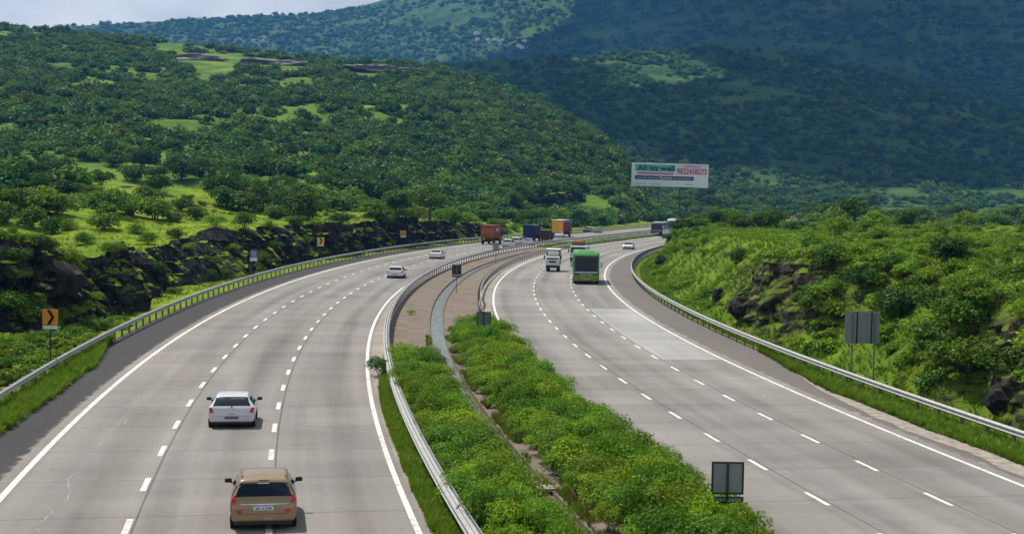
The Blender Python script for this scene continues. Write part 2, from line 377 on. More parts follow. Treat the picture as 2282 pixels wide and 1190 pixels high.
# pale sealed cracks in the slow lane
def crack(name, pts, paint=plain('crack_sealant_pale', (0.35, 0.33, 0.30), 0.9)):
    rng = random.Random(len(pts)); P = []
    for (x0, y0), (x1, y1) in zip(pts[:-1], pts[1:]):
        for k in range(4):
            t = k / 4; X, Y = gz(x0 + (x1 - x0) * t, y0 + (y1 - y0) * t); P.append((X + rng.uniform(-.05, .05), Y + rng.uniform(-.12, .12)))
    P = np.array(P); V = []
    for i, p in enumerate(P):
        w = 0.008 + 0.018 * rng.random(); V += [(p[0] - w, p[1], 0.006), (p[0] + w, p[1], 0.006)]
    o = link(name, np_mesh(name, np.array(V), grid_quads(len(P), 2), paint, np.array(V)[:, :2])); return tag(o, kind='structure')
crack('road_crack_marking', [(76, 1186), (88, 1180), (72, 1176), (100, 1160), (106, 1146), (117, 1141), (110, 1134), (106, 1124)])
crack('road_crack_marking', [(146, 1119), (150, 1108), (160, 1098), (154, 1086), (151, 1073), (148, 1068), (168, 1056), (186, 1049)])
crack('road_crack_marking', [(118, 1046), (134, 1040)]); crack('road_crack_marking', [(222, 993), (226, 985), (240, 979), (252, 970)])
crack('road_crack_marking', [(240, 957), (256, 950), (276, 943), (284, 934)]); crack('road_crack_marking', [(300, 900), (306, 892), (310, 886)])

# ------------------------------------------------------------------ terrain
SK_HC = ([-130, -62, -50, -38, -28, 0, 22, 57, 97, 125, 150, 190, 230, 270, 330, 400, 430, 480, 700], [5.5, 6.4, 6.4, 5.5, 4.9, 4.1, 4.5, 4.9, 4.7, 3.3, 2.2, 1.6, 4.8, 8.6, 9.6, 8.2, 4.0, 2.0, 2.0])
SK_W = ([-130, -70, -55, -45, -36, -20, 0, 20, 60, 100, 140, 180, 215, 250, 420, 460, 700], [6.5, 6.5, 7.0, 6.0, 3.0, 2.6, 5.0, 3.4, 2.6, 2.6, 3.5, 8, 20, 33, 33, 18, 10])
SK_VH = ([-130, 150, 215, 260, 400, 460, 700], [0, 0, 0.8, 3.0, 3.0, 0.5, 0.2])
def left_par(s):
    hc = np.interp(s, *SK_HC) + 2.6 * (fbm(s / 9.0, 3.3, seed=5) - 0.5)
    w = np.interp(s, *SK_W) + 4.0 * (fbm(s / 6.0, 7.7, seed=9) - 0.5)
    cw = 1.3 + 3.4 * vnoise(s / 8.0, 1.1, seed=12) ** 2; return hc, np.maximum(w, 1.3), cw, np.interp(s, *SK_VH)
def left_plateau(s, e, hc, e1):
    k = np.maximum(e - e1, 0)
    return hc + 0.075 * k * smooth(0, 30, k) * np.clip(1 - k / 900, 0.3, 1) + 1.9 * (fbm(s / 11.0, e / 8.0, seed=21) - 0.5) * smooth(0, 6, k) + 3.6 * (fbm(s / 45.0, e / 35.0, seed=23) - 0.5) * smooth(5, 40, k)
def z_left(s, e):
    hc, w, cw, vh = left_par(s); t = np.clip((e - w) / cw, 0, 1)
    return np.where(e < w, vh * smooth(0, 1, e / np.maximum(w, .1)), np.where(e < w + cw, vh + (hc - vh) * t, left_plateau(s, e, hc, w + cw)))
SK_RH = ([-130, -75, -60, -40, -20, 0, 40, 80, 110, 150, 200, 260, 700], [4.6, 4.6, 4.8, 5.2, 5.2, 5.0, 4.6, 4.3, 4.2, 4.0, 1.5, 0.2, 0])
SK_RC = ([-130, -68, -62, -55, -47, -42, -34, -27, -20, -5, 10, 40, 70, 84, 110, 140, 700], [2.2, 2.2, 1.7, 6.5, 7.5, 4.0, 1.8, 1.9, 4.5, 6.5, 7, 6, 4, 2.6, 2.8, 5, 8])
def right_par(s):
    h = np.interp(s, *SK_RH) + 1.0 * (fbm(s / 8.0, 5.1, seed=31) - 0.5); cw = np.interp(s, *SK_RC) + 1.2 * (fbm(s / 4.0, 8.1, seed=33) - 0.5)
    w = 1.5 + 1.4 * fbm(s / 5.0, 2.2, seed=35); return h, w, np.maximum(cw, 1.6)
def right_plateau(s, e, h, e1, X, Y):
    k = np.maximum(e - e1, 0)
    z = h + 0.02 * k * np.clip(1 - k / 80, 0, 1) + 1.3 * (fbm(s / 12.0, e / 9.0, seed=41) - 0.5) * smooth(0, 6, k) + 1.6 * (fbm(s / 40.0, e / 30.0, seed=43) - 0.5) * smooth(4, 30, k)
    return z * (1 - smooth(205, 300, Y)) - 0.3 * smooth(205, 300, Y)
def z_right(s, e, X, Y):
    h, w, cw = right_par(s); t = np.clip((e - w) / cw, 0, 1)
    rise = -0.25 * np.sin(np.clip(e / np.maximum(w, .1), 0, 1) * math.pi)
    return np.where(e < w, rise, np.where(e < w + cw, h * (0.35 * t + 0.65 * smooth(0, 1, t)), right_plateau(s, e, h, w + cw, X, Y)))

class Hill:
    """one range: its skyline in the photograph at a given distance, rising from its foot"""
    def __init__(s, sky, dist, foot, zfoot, pw, seed, amp, scl):
        s.a = np.array([(zat(x, y, 1.0)[1]) for x, y in sky]); s.k = np.array([zat(x, y, 1.0)[0] - H for x, y in sky])
        f = lambda L: (np.array([(x - 1141) / F for x, _ in L]), np.array([v for _, v in L], float))
        s.dist, s.foot, s.zf, s.pw, s.seed, s.amp, s.scl = f(dist), f(foot), zfoot, pw, seed, amp, scl
    def par(s, a): return np.interp(a, *s.dist), np.interp(a, *s.foot), np.interp(a, s.a, s.k)
    def z(s, X, Y):
        X = np.asarray(X, float); Y = np.maximum(np.asarray(Y, float), 1.0); a = X / Y
        yr, yb, k = s.par(a); zr = H + k * yr; t = (Y - yb) / (yr - yb); tc = np.clip(t, 0, 1)
        z = s.zf + (zr - s.zf) * tc ** s.pw
        z = z + s.amp * (fbm(X / s.scl, Y / s.scl, seed=s.seed, oct=5) - 0.5) * 2 * np.sin(np.clip(t, 0, 1) * math.pi) ** 0.7
        z = np.where(t > 1, zr - (t - 1) * (yr - yb) * 0.28, z)
        return np.where(t < 0, s.zf + 600 * t, z)
    def mesh(s, name, mat, a0, a1, na, nt):
        a = np.linspace(a0, a1, na); t = np.concatenate([np.linspace(-0.05, 1.0, nt), [1.03, 1.08, 1.2, 1.5]])
        A, T = np.meshgrid(a, t, indexing='ij'); yr, yb, k = s.par(A); Y = yb + T * (yr - yb); X = A * Y
        return tag(link(name, np_mesh(name, np.stack([X, Y, s.z(X, Y)], -1).reshape(-1, 3), grid_quads(na, len(t))[:, ::-1], mat, smooth_=True)), kind='structure')
hillB = Hill([(-800, 10), (-200, 40), (0, 58), (140, 72), (330, 92), (560, 116), (740, 136), (930, 148), (1050, 172), (1150, 210), (1250, 258), (1320, 300), (1370, 338), (1405, 392), (1440, 442), (1480, 490), (1520, 540), (1600, 600), (2400, 520)],
             [(-800, 1000), (0, 950), (600, 900), (1000, 800), (1150, 720), (1300, 640), (1400, 560), (1500, 500), (1700, 470)],
             [(-800, 215), (0, 215), (700, 240), (1000, 300), (1200, 370), (1400, 400), (1700, 420)], -3.0, 1.12, 51, 7.0, 110.0)
hillC = Hill([(500, 200), (800, 158), (1000, 138), (1150, 134), (1300, 129), (1400, 117), (1560, 108), (1700, 113), (1850, 138), (2000, 176), (2150, 214), (2282, 250), (2600, 330), (3000, 400)],
             [(500, 1300), (1000, 1300), (1560, 1450), (2000, 1400), (2282, 1280), (3000, 1150)],
             [(500, 700), (1200, 720), (1500, 760), (2282, 800), (3000, 800)], -2.0, 1.25, 61, 12.0, 170.0)
hillD = Hill([(-1200, 150), (-300, 115), (0, 90), (140, 60), (330, 50), (560, 38), (700, 32), (780, 20), (850, 2), (1000, -60), (1300, -150), (1800, -200), (2300, -220), (3400, -200)],
             [(-1200, 3200), (3400, 3300)], [(-1200, 1650), (3400, 1650)], 30.0, 1.1, 71, 34.0, 420.0)

def height(X, Y):
    X = np.asarray(X, float); Y = np.asarray(Y, float); s, d = sd(X, Y)
    zl = z_left(s, d - RAIL_L); zr = z_right(s, -d + RAIL_R, X, Y)
    z = np.where(d > RAIL_L, zl, np.where(d < RAIL_R, zr, 0.0))
    return np.maximum(np.maximum(z, hillB.z(X, Y)), np.maximum(np.maximum(hillC.z(X, Y), hillD.z(X, Y)), -0.3))

def land_material(name, grass_a, grass_b, rock_a, rock_b, cut0=0.55, cut1=0.78, scale=0.35, earth=(0.12, 0.085, 0.055), patch=0.0):
    m = NM(name, 0.95, 0.1); p = m.pos(); g = m.n('ShaderNodeNewGeometry'); nz = m.xyz(g.outputs['True Normal'])[2]
    n1 = m.noise(p, scale, 7, 0.65); n2 = m.noise(p, scale * 6, 6, 0.7); n3 = m.noise(p, scale * 0.18, 3)
    gr = m.mix(m.step(n1, 0.35, 0.68), grass_a, grass_b)
    gr = m.mix(m.math('MULTIPLY', m.step(n2, 0.5, 0.75), 0.55), gr, tuple(x * 0.45 for x in grass_a))
    gr = m.mix(m.math('MULTIPLY', m.step(n3, 0.52, 0.7), 0.35), gr, earth)
    ro = m.mix(m.step(m.noise(m.scaled(p, (1, 1, 0.35)), 1.7, 8, 0.7), 0.35, 0.7), rock_a, rock_b)
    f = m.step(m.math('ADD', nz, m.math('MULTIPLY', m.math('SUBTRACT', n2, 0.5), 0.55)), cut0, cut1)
    if patch: f = m.step(m.math('ADD', m.math('ADD', nz, m.math('MULTIPLY', m.math('SUBTRACT', n2, 0.5), 0.55)), m.math('MULTIPLY', m.math('SUBTRACT', m.noise(p, 0.13, 4), 0.5), patch)), cut0, cut1)
    m.col(m.mix(f, ro, gr)); m.bump(m.math('ADD', n2, n1), 0.25, 0.6); return m.m
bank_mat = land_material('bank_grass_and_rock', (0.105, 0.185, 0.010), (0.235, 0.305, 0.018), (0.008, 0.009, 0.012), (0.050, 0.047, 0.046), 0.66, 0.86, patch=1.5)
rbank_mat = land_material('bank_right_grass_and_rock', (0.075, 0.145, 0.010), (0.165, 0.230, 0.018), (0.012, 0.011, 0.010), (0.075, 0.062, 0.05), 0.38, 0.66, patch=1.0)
hill_mat = land_material('hill_scrub', (0.055, 0.125, 0.014), (0.165, 0.255, 0.022), (0.10, 0.085, 0.075), (0.17, 0.145, 0.125), 0.35, 0.5, 0.05, (0.10, 0.095, 0.04))
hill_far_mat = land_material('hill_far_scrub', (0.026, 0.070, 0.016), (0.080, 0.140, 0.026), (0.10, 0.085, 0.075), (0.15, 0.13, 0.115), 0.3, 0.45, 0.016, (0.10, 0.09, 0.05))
ground_mat = land_material('valley_grass', (0.07, 0.13, 0.015), (0.16, 0.22, 0.03), (0.1, 0.1, 0.1), (0.1, 0.1, 0.1), -1, -0.9, 0.12)

# one ground sheet to the horizon
gx = np.concatenate([np.linspace(-4000, -600, 12), np.linspace(-500, 900, 57), np.linspace(1000, 4000, 12)]); gy = np.concatenate([np.linspace(-300, 1600, 77), np.linspace(1700, 4300, 12)])
GX, GY = np.meshgrid(gx, gy, indexing='ij')
tag(link('ground', np_mesh('ground', np.stack([GX, GY, np.full(GX.shape, -0.5)], -1).reshape(-1, 3), grid_quads(len(gx), len(gy))[:, ::-1], ground_mat)), kind='structure')

def bank(name, side, s, ecols, tcl, mat):
    """verge, broken rock face and plateau behind one guard rail, as one sheet"""
    n = len(s); Sg = s[:, None]
    if side > 0: hc, w, cw, vh = left_par(s)
    else: hc, w, cw = right_par(s); vh = np.zeros(n)
    nv = 9; tv = np.linspace(0, 1, nv)[None, :-1]; ev = tv * w[:, None]
    if side > 0: zv = vh[:, None] * smooth(0, 1, tv) + 0.14 * (fbm(Sg / 1.2, ev / 1.2, seed=3) - 0.5) * smooth(0, .3, tv)
    else: zv = -0.25 * np.sin(tv * math.pi) + 0.16 * (fbm(Sg / 1.2, ev / 1.2, seed=4) - 0.5)
    t = np.linspace(0, 1, tcl)[None, :]; ec = w[:, None] + t * cw[:, None]
    zc = vh[:, None] + (hc - vh)[:, None] * (t if side > 0 else 0.35 * t + 0.65 * smooth(0, 1, t))
    env = np.sin(np.clip(t, 0.02, 1) * math.pi) ** 0.5; hgt = (hc - vh)[:, None]
    blk = cell(Sg / 1.9 + 0.4 * vnoise(zc, Sg / 3, seed=2), zc / 1.25 + 0.5 * vnoise(Sg / 2.0, zc, seed=6), seed=7) - 0.5
    blk2 = cell(Sg / 0.8 + zc * 0.25, zc / 0.55 + Sg * 0.1, seed=8) - 0.5
    fr = fbm(Sg / 2.6, zc / 2.0, seed=11, oct=5) - 0.5
    steep = np.clip(hgt / cw[:, None] - 0.6, 0.12, 1.2) * np.clip(hgt / 2.5, 0, 1)
    ec = ec + env * steep * ((1.0 if side > 0 else 0.55) * blk + 0.4 * blk2 + (2.2 if side > 0 else 1.3) * fr)
    zc = zc + env * steep * (0.45 * fr + 0.25 * blk2)
    k = ecols[None, :]; ep = (w + cw)[:, None] + k
    dp = (RAIL_L + 0.1 + ep) if side > 0 else (RAIL_R - 0.1 - ep)
    X, Y, _ = road(Sg, dp)
    zp = left_plateau(Sg, ep, hc[:, None], (w + cw)[:, None]) if side > 0 else right_plateau(Sg, ep, hc[:, None], (w + cw)[:, None], X, Y)
    zp = zp + 0.35 * (fbm(Sg / 1.6, ep / 1.6, seed=15) - 0.5) * smooth(0, 2, k)
    E = np.concatenate([ev, ec, ep], 1); Z = np.concatenate([zv, zc, zp], 1)
    if side < 0: Z = np.where(E > 0, Z, Z)
    D = (RAIL_L + 0.1 + E) if side > 0 else (RAIL_R - 0.1 - E)
    X, Y, _ = road(Sg + 0 * D, D)
    Z = Z - 0.035
    Q = grid_quads(n, E.shape[1]); Q = Q if side > 0 else Q[:, ::-1]; sm = side < 0
    return tag(link(name, np_mesh(name, np.stack([X, Y, Z], -1).reshape(-1, 3), Q, mat, smooth_=sm)), kind='structure')
ecl = np.concatenate([np.linspace(0.35, 8, 18), 8 * np.geomspace(1.08, 48, 58)])
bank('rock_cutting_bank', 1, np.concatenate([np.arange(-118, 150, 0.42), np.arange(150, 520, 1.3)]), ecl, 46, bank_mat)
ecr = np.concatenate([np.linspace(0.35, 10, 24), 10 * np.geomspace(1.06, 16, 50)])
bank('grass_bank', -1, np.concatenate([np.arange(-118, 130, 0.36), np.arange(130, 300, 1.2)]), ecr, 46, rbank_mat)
hillB.mesh('near_hill', hill_mat, -0.66, 0.22, 240, 150)
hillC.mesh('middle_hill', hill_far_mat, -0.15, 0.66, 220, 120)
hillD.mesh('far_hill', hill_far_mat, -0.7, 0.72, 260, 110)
# ------------------------------------------------------------------ clouds whose shadows lie on the hills
def to_px(X, Y, Z):
    dz = Z - H; fw = Y * math.cos(TH) - dz * math.sin(TH); up = Y * math.sin(TH) + dz * math.cos(TH)
    u, v = X / fw, up / fw
    return 1141 + (_c * u + _s * v) * F, 595 - (-_s * u + _c * v) * F
def inside(px, py, poly):
    c = np.zeros(px.shape, bool); n = len(poly)
    for i in range(n):
        x0, y0 = poly[i]; x1, y1 = poly[i - 1]
        k = ((y0 > py) != (y1 > py)) & (px < (x1 - x0) * (py - y0) / (y1 - y0 + 1e-9) + x0); c ^= k
    return c
CLOUD = NM('cloud_white', 1.0, 0.0).col((0.9, 0.9, 0.9)).m
_bm = bmesh.new(); bmesh.ops.create_icosphere(_bm, subdivisions=2, radius=1.0)
ICO_V = np.array([v.co for v in _bm.verts]); ICO_F = np.array([[v.index for v in f.verts] for f in _bm.faces]); _bm.free()
def cloud(name, hill, polys, holes, ys, a0, a1, step, rad, alt, seed):
    rng = np.random.default_rng(seed); V = []; Fc = []; k = 0
    for Y in np.arange(ys[0], ys[1], step):
        for X in np.arange(a0 * Y, a1 * Y, step):
            x, y = X + rng.uniform(-.4, .4) * step, Y + rng.uniform(-.4, .4) * step
            z = float(hill.z(x, y))
            if hill is not hillB and float(hillB.z(x, y)) > z: continue
            px, py = to_px(x, y, z); px = np.array([px]); py = np.array([py])
            if not any(inside(px, py, p)[0] for p in polys) or any(inside(px, py, p)[0] for p in holes): continue
            sh = (alt - z) / sdir.z; c = np.array([x + sdir.x * sh, y + sdir.y * sh, alt + rng.uniform(0, .6) * rad])
            V.append(ICO_V * np.array([rad, rad, rad * 0.55]) * rng.uniform(.8, 1.25) * (1 + 0.12 * rng.standard_normal((len(ICO_V), 1))) + c); Fc.append(ICO_F + k * len(ICO_V)); k += 1
    if k: tag(link(name, np_mesh(name, np.concatenate(V), np.concatenate(Fc), CLOUD, smooth_=True)), kind='structure')
    return k
cloud('cloud', hillC, [[(930, 100), (1230, 100), (1290, 205), (1560, 212), (1640, 150), (1560, 60), (1900, 80), (2700, 200), (2800, 440), (2100, 408), (1900, 385), (1700, 366), (1480, 352), (1380, 318), (1300, 275), (1100, 165)]], [], (640, 1560), -0.1, 0.6, 42, 40, 1250, 3)
cloud('cloud', hillD, [[(1240, 100), (1450, -320), (3200, -320), (3200, 420), (1900, 320), (1600, 160), (1330, 150)]], [], (1750, 3700), -0.1, 0.75, 120, 118, 1700, 4)

# ------------------------------------------------------------------ the air between here and the far hills
HZ = bpy.data.materials.new('haze_air'); HZ.use_nodes = True; _t = HZ.node_tree
_t.nodes.remove(_t.nodes['Principled BSDF']); _v = _t.nodes.new('ShaderNodeVolumePrincipled')
_v.inputs['Color'].default_value = (0.10, 0.41, 1.0, 1); _v.inputs['Density'].default_value = 1.35e-4
_t.links.new(_v.outputs[0], _t.nodes['Material Output'].inputs['Volume'])
tag(MB().box(-4500, 4500, -600, 4500, -1.6, 840).build('haze', HZ), kind='stuff')
# ------------------------------------------------------------------ foliage
def leaf_material(name, dark, light, trans=0.35, hue=0.5, spread=0.56):
    m = NM(name, 0.7, 0.1); nt = m.t
    tone = m.attr('tone'); oi = m.n('ShaderNodeObjectInfo')
    c = m.mix(tone, dark, light)
    r = m.n('ShaderNodeHueSaturation'); m.put(r.inputs['Color'], c)
    m.put(r.inputs['Hue'], m.math('ADD', 0.5 - 0.035 * hue, m.math('MULTIPLY', oi.outputs['Random'], 0.07 * hue)))
    w = m.white(m.comb(oi.outputs['Random'], 0.37, 0.11)); m.put(r.inputs['Value'], m.math('ADD', 1.0 - spread / 2, m.math('MULTIPLY', w, spread)))
    d = m.n('ShaderNodeBsdfDiffuse'); t = m.n('ShaderNodeBsdfTranslucent'); g = m.n('ShaderNodeBsdfGlossy'); g.inputs['Roughness'].default_value = 0.45
    m.put(d.inputs['Color'], r.outputs[0]); m.put(t.inputs['Color'], m.mix(0.5, r.outputs[0], (0.14, 0.2, 0.01)))
    s = m.n('ShaderNodeMixShader'); s.inputs[0].default_value = trans; nt.links.new(d.outputs[0], s.inputs[1]); nt.links.new(t.outputs[0], s.inputs[2])
    s2 = m.n('ShaderNodeMixShader'); s2.inputs[0].default_value = 0.015; nt.links.new(s.outputs[0], s2.inputs[1]); nt.links.new(g.outputs[0], s2.inputs[2])
    nt.links.new(s2.outputs[0], nt.nodes['Material Output'].inputs['Surface']); nt.nodes.remove(m.b); return m.m
def leaves(rng, P, N, size, asp=0.5, tone=None):
    """rhombic leaves at P with normals N"""
    n = len(P); N = N / (np.linalg.norm(N, axis=1, keepdims=True) + 1e-9); a = rng.standard_normal((n, 3)); a -= (a * N).sum(1, keepdims=True) * N
    a /= np.linalg.norm(a, axis=1, keepdims=True) + 1e-9; b = np.cross(N, a); sz = (size * rng.uniform(.6, 1.35, n))[:, None]
    V = np.stack([P - a * sz, P - b * sz * asp + N * sz * .12, P + a * sz, P + b * sz * asp + N * sz * .12], 1).reshape(-1, 3)
    return V, np.arange(4 * n).reshape(n, 4), np.repeat(tone, 4)
def crown_mesh(name, mat, seed, rx, ry, rz, z0, n, size, lobes=9, lr=(0.38, 0.6), asp=0.5, flat=0.0, fill=0.75, low=-0.75):
    """foliage of a shrub or tree: leaf-sized faces through a cluster of uneven lobes"""
    rng = np.random.default_rng(seed); C = []
    while len(C) < lobes:
        p = rng.uniform(-1, 1, 3)
        if np.linalg.norm(p) < 1 and p[2] > low: C.append(p * np.array([0.68, 0.68, 0.55]))
    C = np.array(C); r = rng.uniform(lr[0], lr[1], lobes); lt = rng.uniform(0, 1, lobes)
    k = rng.choice(lobes, n, p=r ** 2 / (r ** 2).sum()); u = rng.standard_normal((n, 3)); u /= np.linalg.norm(u, axis=1, keepdims=True)
    u[:, 2] = np.where(u[:, 2] < -0.3, -u[:, 2], u[:, 2])
    rad = r[k][:, None] * (fill + (1.12 - fill) * rng.random((n, 1)) ** 0.6)
    P = (C[k] + u * rad) * np.array([rx, ry, rz]); P[:, 2] = np.maximum(P[:, 2], low * rz) + z0
    P += rng.standard_normal((n, 3)) * size * 0.6
    N = u * (1 - flat) + rng.standard_normal((n, 3)) * 0.55 + np.array([0, 0, 0.35 + flat])
    tone = np.clip(0.55 * lt[k] + 0.45 * rng.random(n), 0, 1)
    V, Q, T = leaves(rng, P, N, size, asp, tone); return np_mesh(name, V, Q, mat, attrs={'tone': T})
def twig_mesh(name, mat, seed, h, r, n=6, spread=0.6):
    rng = random.Random(seed); mb = MB()
    for k in range(n):
        a = rng.uniform(0, 6.28); s = rng.uniform(.2, 1) * spread; p = (0.04 * math.cos(a), 0.04 * math.sin(a), -0.15); q = (s * .5 * math.cos(a), s * .5 * math.sin(a), h * .5); e = (s * math.cos(a + .4), s * math.sin(a + .4), h * rng.uniform(.8, 1))
        mb.tube(p, q, r, r * .7, 5); mb.tube(q, e, r * .7, r * .3, 5)
    return mb.mesh(name, mat)
def trunk_mesh(name, mat, seed, h, r, spread, limbs=6):
    rng = random.Random(seed); mb = MB(); lean = (rng.uniform(-.15, .15), rng.uniform(-.15, .15)); t = (lean[0] * h, lean[1] * h, h)
    m = (lean[0] * h * .4, lean[1] * h * .4, h * .5)
    mb.tube((0, 0, -0.4), m, r, r * .8, 8); mb.tube(m, t, r * .8, r * .55, 8)
    for k in range(limbs):
        a = 6.28 * k / limbs + rng.uniform(-.4, .4); l = rng.uniform(.6, 1) * spread; b = tuple(m[i] + (t[i] - m[i]) * rng.uniform(.3, 1) for i in range(3))
        e = (b[0] + l * .6 * math.cos(a), b[1] + l * .6 * math.sin(a), b[2] + l * .45); f = (b[0] + l * math.cos(a), b[1] + l * math.sin(a), b[2] + l * .6)
        mb.tube(b, e, r * .42, r * .25, 6); mb.tube(e, f, r * .25, r * .1, 6)
    return mb.mesh(name, mat)
BARK = plain('bark_brown', (0.10, 0.075, 0.055), 0.95, var=0.35, scale=8)
LF_DARK = leaf_material('foliage_dark_green', (0.020, 0.068, 0.012), (0.072, 0.160, 0.020), 0.3)
LF_MID = leaf_material('foliage_mid_green', (0.045, 0.125, 0.012), (0.130, 0.240, 0.020), 0.35)
LF_LIGHT = leaf_material('foliage_light_green', (0.115, 0.235, 0.012), (0.270, 0.410, 0.022), 0.42)
LF_HEDGE = leaf_material('foliage_median_hedge', (0.105, 0.240, 0.010), (0.295, 0.470, 0.020), 0.42, 0.6)
LF_HEDGE2 = leaf_material('foliage_median_hedge_dark', (0.065, 0.165, 0.012), (0.185, 0.330, 0.020), 0.38, 0.8)
LF_HILL = leaf_material('foliage_hill_scrub', (0.026, 0.092, 0.016), (0.095, 0.205, 0.024), 0.3, 1.0, 1.0)
LF_HILL_L = leaf_material('foliage_hill_olive', (0.050, 0.120, 0.016), (0.150, 0.250, 0.028), 0.3, 1.0, .8)
LF_HILL_D = leaf_material('foliage_hill_dark', (0.016, 0.066, 0.018), (0.060, 0.150, 0.026), 0.25, 1.0, .8)
LF_GRASS = leaf_material('grass_blades', (0.090, 0.195, 0.010), (0.215, 0.345, 0.018), 0.38)

# ---- prototypes for ground cover that nobody could count
def proto_collection(name, meshes):
    c = bpy.data.collections.new(name)
    for i, me in enumerate(meshes):
        o = bpy.data.objects.new('%s_%02d' % (name, i), me); c.objects.link(o)
    return c
def scatter(name, P, rotz, scl, pick, coll, tilt=None, kind='stuff'):
    n = len(P); me = bpy.data.meshes.new(name); me.vertices.add(n); me.vertices.foreach_set('co', np.asarray(P, np.float32).ravel())
    rot = np.zeros((n, 3), np.float32); rot[:, 2] = rotz
    if tilt is not None: rot[:, :2] = tilt
    scl = np.asarray(scl, np.float32); scl = np.repeat(scl[:, None], 3, 1) if scl.ndim == 1 else scl
    a = me.attributes.new('rot', 'FLOAT_VECTOR', 'POINT'); a.data.foreach_set('vector', rot.ravel())
    a = me.attributes.new('scl', 'FLOAT_VECTOR', 'POINT'); a.data.foreach_set('vector', scl.ravel())
    a = me.attributes.new('pick', 'INT', 'POINT'); a.data.foreach_set('value', np.asarray(pick, np.int32))
    o = link(name, me); ng = bpy.data.node_groups.new(name, 'GeometryNodeTree')
    ng.interface.new_socket('Geometry', in_out='INPUT', socket_type='NodeSocketGeometry'); ng.interface.new_socket('Geometry', in_out='OUTPUT', socket_type='NodeSocketGeometry')
    N = ng.nodes.new; gi = N('NodeGroupInput'); go = N('NodeGroupOutput'); ip = N('GeometryNodeInstanceOnPoints'); ci = N('GeometryNodeCollectionInfo')
    ci.inputs['Collection'].default_value = coll; ci.inputs['Separate Children'].default_value = True; ci.inputs['Reset Children'].default_value = True
    def na(t, nm):
        x = N('GeometryNodeInputNamedAttribute'); x.data_type = t; x.inputs['Name'].default_value = nm; return [q for q in x.outputs if q.enabled and q.name == 'Attribute'][0]
    er = N('FunctionNodeEulerToRotation'); K = ng.links.new
    K(gi.outputs[0], ip.inputs['Points']); K(ci.outputs[0], ip.inputs['Instance']); ip.inputs['Pick Instance'].default_value = True
    K(na('INT', 'pick'), ip.inputs['Instance Index']); K(na('FLOAT_VECTOR', 'rot'), er.inputs[0]); K(er.outputs[0], ip.inputs['Rotation']); K(na('FLOAT_VECTOR', 'scl'), ip.inputs['Scale'])
    K(ip.outputs[0], go.inputs[0]); o.modifiers.new('scatter', 'NODES').node_group = ng
    return tag(o, kind=kind)
BUSH = proto_collection('scrub_clump', [crown_mesh('scrub_clump', (LF_HILL, LF_HILL_D, LF_HILL_L)[k % 3], 100 + k, 1, 1, .8, .35, 260, .17, 7 + k % 4, (.34, .62), .62, low=-.6) for k in range(6)])
TUFT = []
for k in range(5):
    rng = np.random.default_rng(200 + k); n = 26; V = []; T = []
    for j in range(n):
        a = rng.uniform(0, 6.28); r0 = rng.uniform(0, .16); l = rng.uniform(.5, 1.1); w = .022; b = rng.uniform(.1, .55)
        p = np.array([r0 * math.cos(a), r0 * math.sin(a), -.05]); q = p + np.array([b * .35 * math.cos(a), b * .35 * math.sin(a), l * .6]); e = p + np.array([b * math.cos(a), b * math.sin(a), l])
        sd_ = np.array([-math.sin(a), math.cos(a), 0]) * w; V += [p - sd_, p + sd_, q + sd_ * .8, q - sd_ * .8, q - sd_ * .8, q + sd_ * .8, e + sd_ * .2, e - sd_ * .2]; T += [rng.random()] * 8
    TUFT.append(np_mesh('grass_tuft', np.array(V), np.arange(len(V)).reshape(-1, 4), LF_GRASS, attrs={'tone': np.array(T)}))
TUFTS = proto_collection('grass_tuft', TUFT)

def hill_cover(name, hill, n, a0, a1, size, seed, dens, t0=0.02, t1=1.03, pxmask=None, cl=60.0):
    rng = np.random.default_rng(seed); P = []; got = 0
    while got < n:
        m = n * 2; a = rng.uniform(a0, a1, m); yr, yb, _ = hill.par(a); Y = yb + rng.uniform(t0, t1, m) * (yr - yb); X = a * Y
        f = 0.55 * fbm(X / cl, Y / cl, seed=seed + 1, oct=4) * (1 if hill is not hillB else .55) + (0.45 if hill is not hillB else .70) * fbm(X / (cl * .22), Y / (cl * .22), seed=seed + 2, oct=3); keep = (rng.random(m) < (Y / yr)) & (f > dens + rng.uniform(-.06, .06, m))
        s, d = sd(X, Y); keep &= ((d > 27) | (d < -27)) & ~((s > 205) & (s < 430) & (d > 24) & (d < 58))
        X, Y = X[keep], Y[keep]; z = height(X, Y)
        if hill is hillB:
            px, py = to_px(X, Y, z); ok = ~(inside(px, py, [(30, 340), (180, 352), (330, 368), (490, 410), (490, 458), (300, 435), (40, 410)]) | inside(px, py, [(560, 395), (700, 400), (690, 425), (570, 420)]) | inside(px, py, [(385, 116), (560, 128), (690, 140), (690, 160), (390, 150)]) | inside(px, py, [(760, 144), (950, 152), (950, 172), (760, 166)])); X, Y, z = X[ok], Y[ok], z[ok]
        P.append(np.stack([X, Y, z - 0.1], 1)); got += len(X)
    P = np.concatenate(P)[:n]; r = rng.random(n); sc = size[0] + (size[1] - size[0]) * r ** 1.9
    S3_ = np.stack([sc * rng.uniform(.85, 1.25, n), sc * rng.uniform(.85, 1.25, n), sc * rng.uniform(.75, 1.2, n)], 1)
    return scatter(name, P, rng.uniform(0, 6.28, n), S3_, rng.integers(0, 6, n), BUSH)
hill_cover('near_hill_scrub', hillB, 15000, -0.50, 0.16, (0.6, 3.9), 301, 0.505, t0=-0.02, cl=55.0)
hill_cover('middle_hill_scrub', hillC, 13000, -0.10, 0.50, (0.9, 4.4), 311, 0.43, t0=-0.05, cl=110.0)
hill_cover('far_hill_scrub', hillD, 26000, -0.50, 0.50, (1.8, 7.5), 321, 0.43, t0=0.1, cl=110.0)

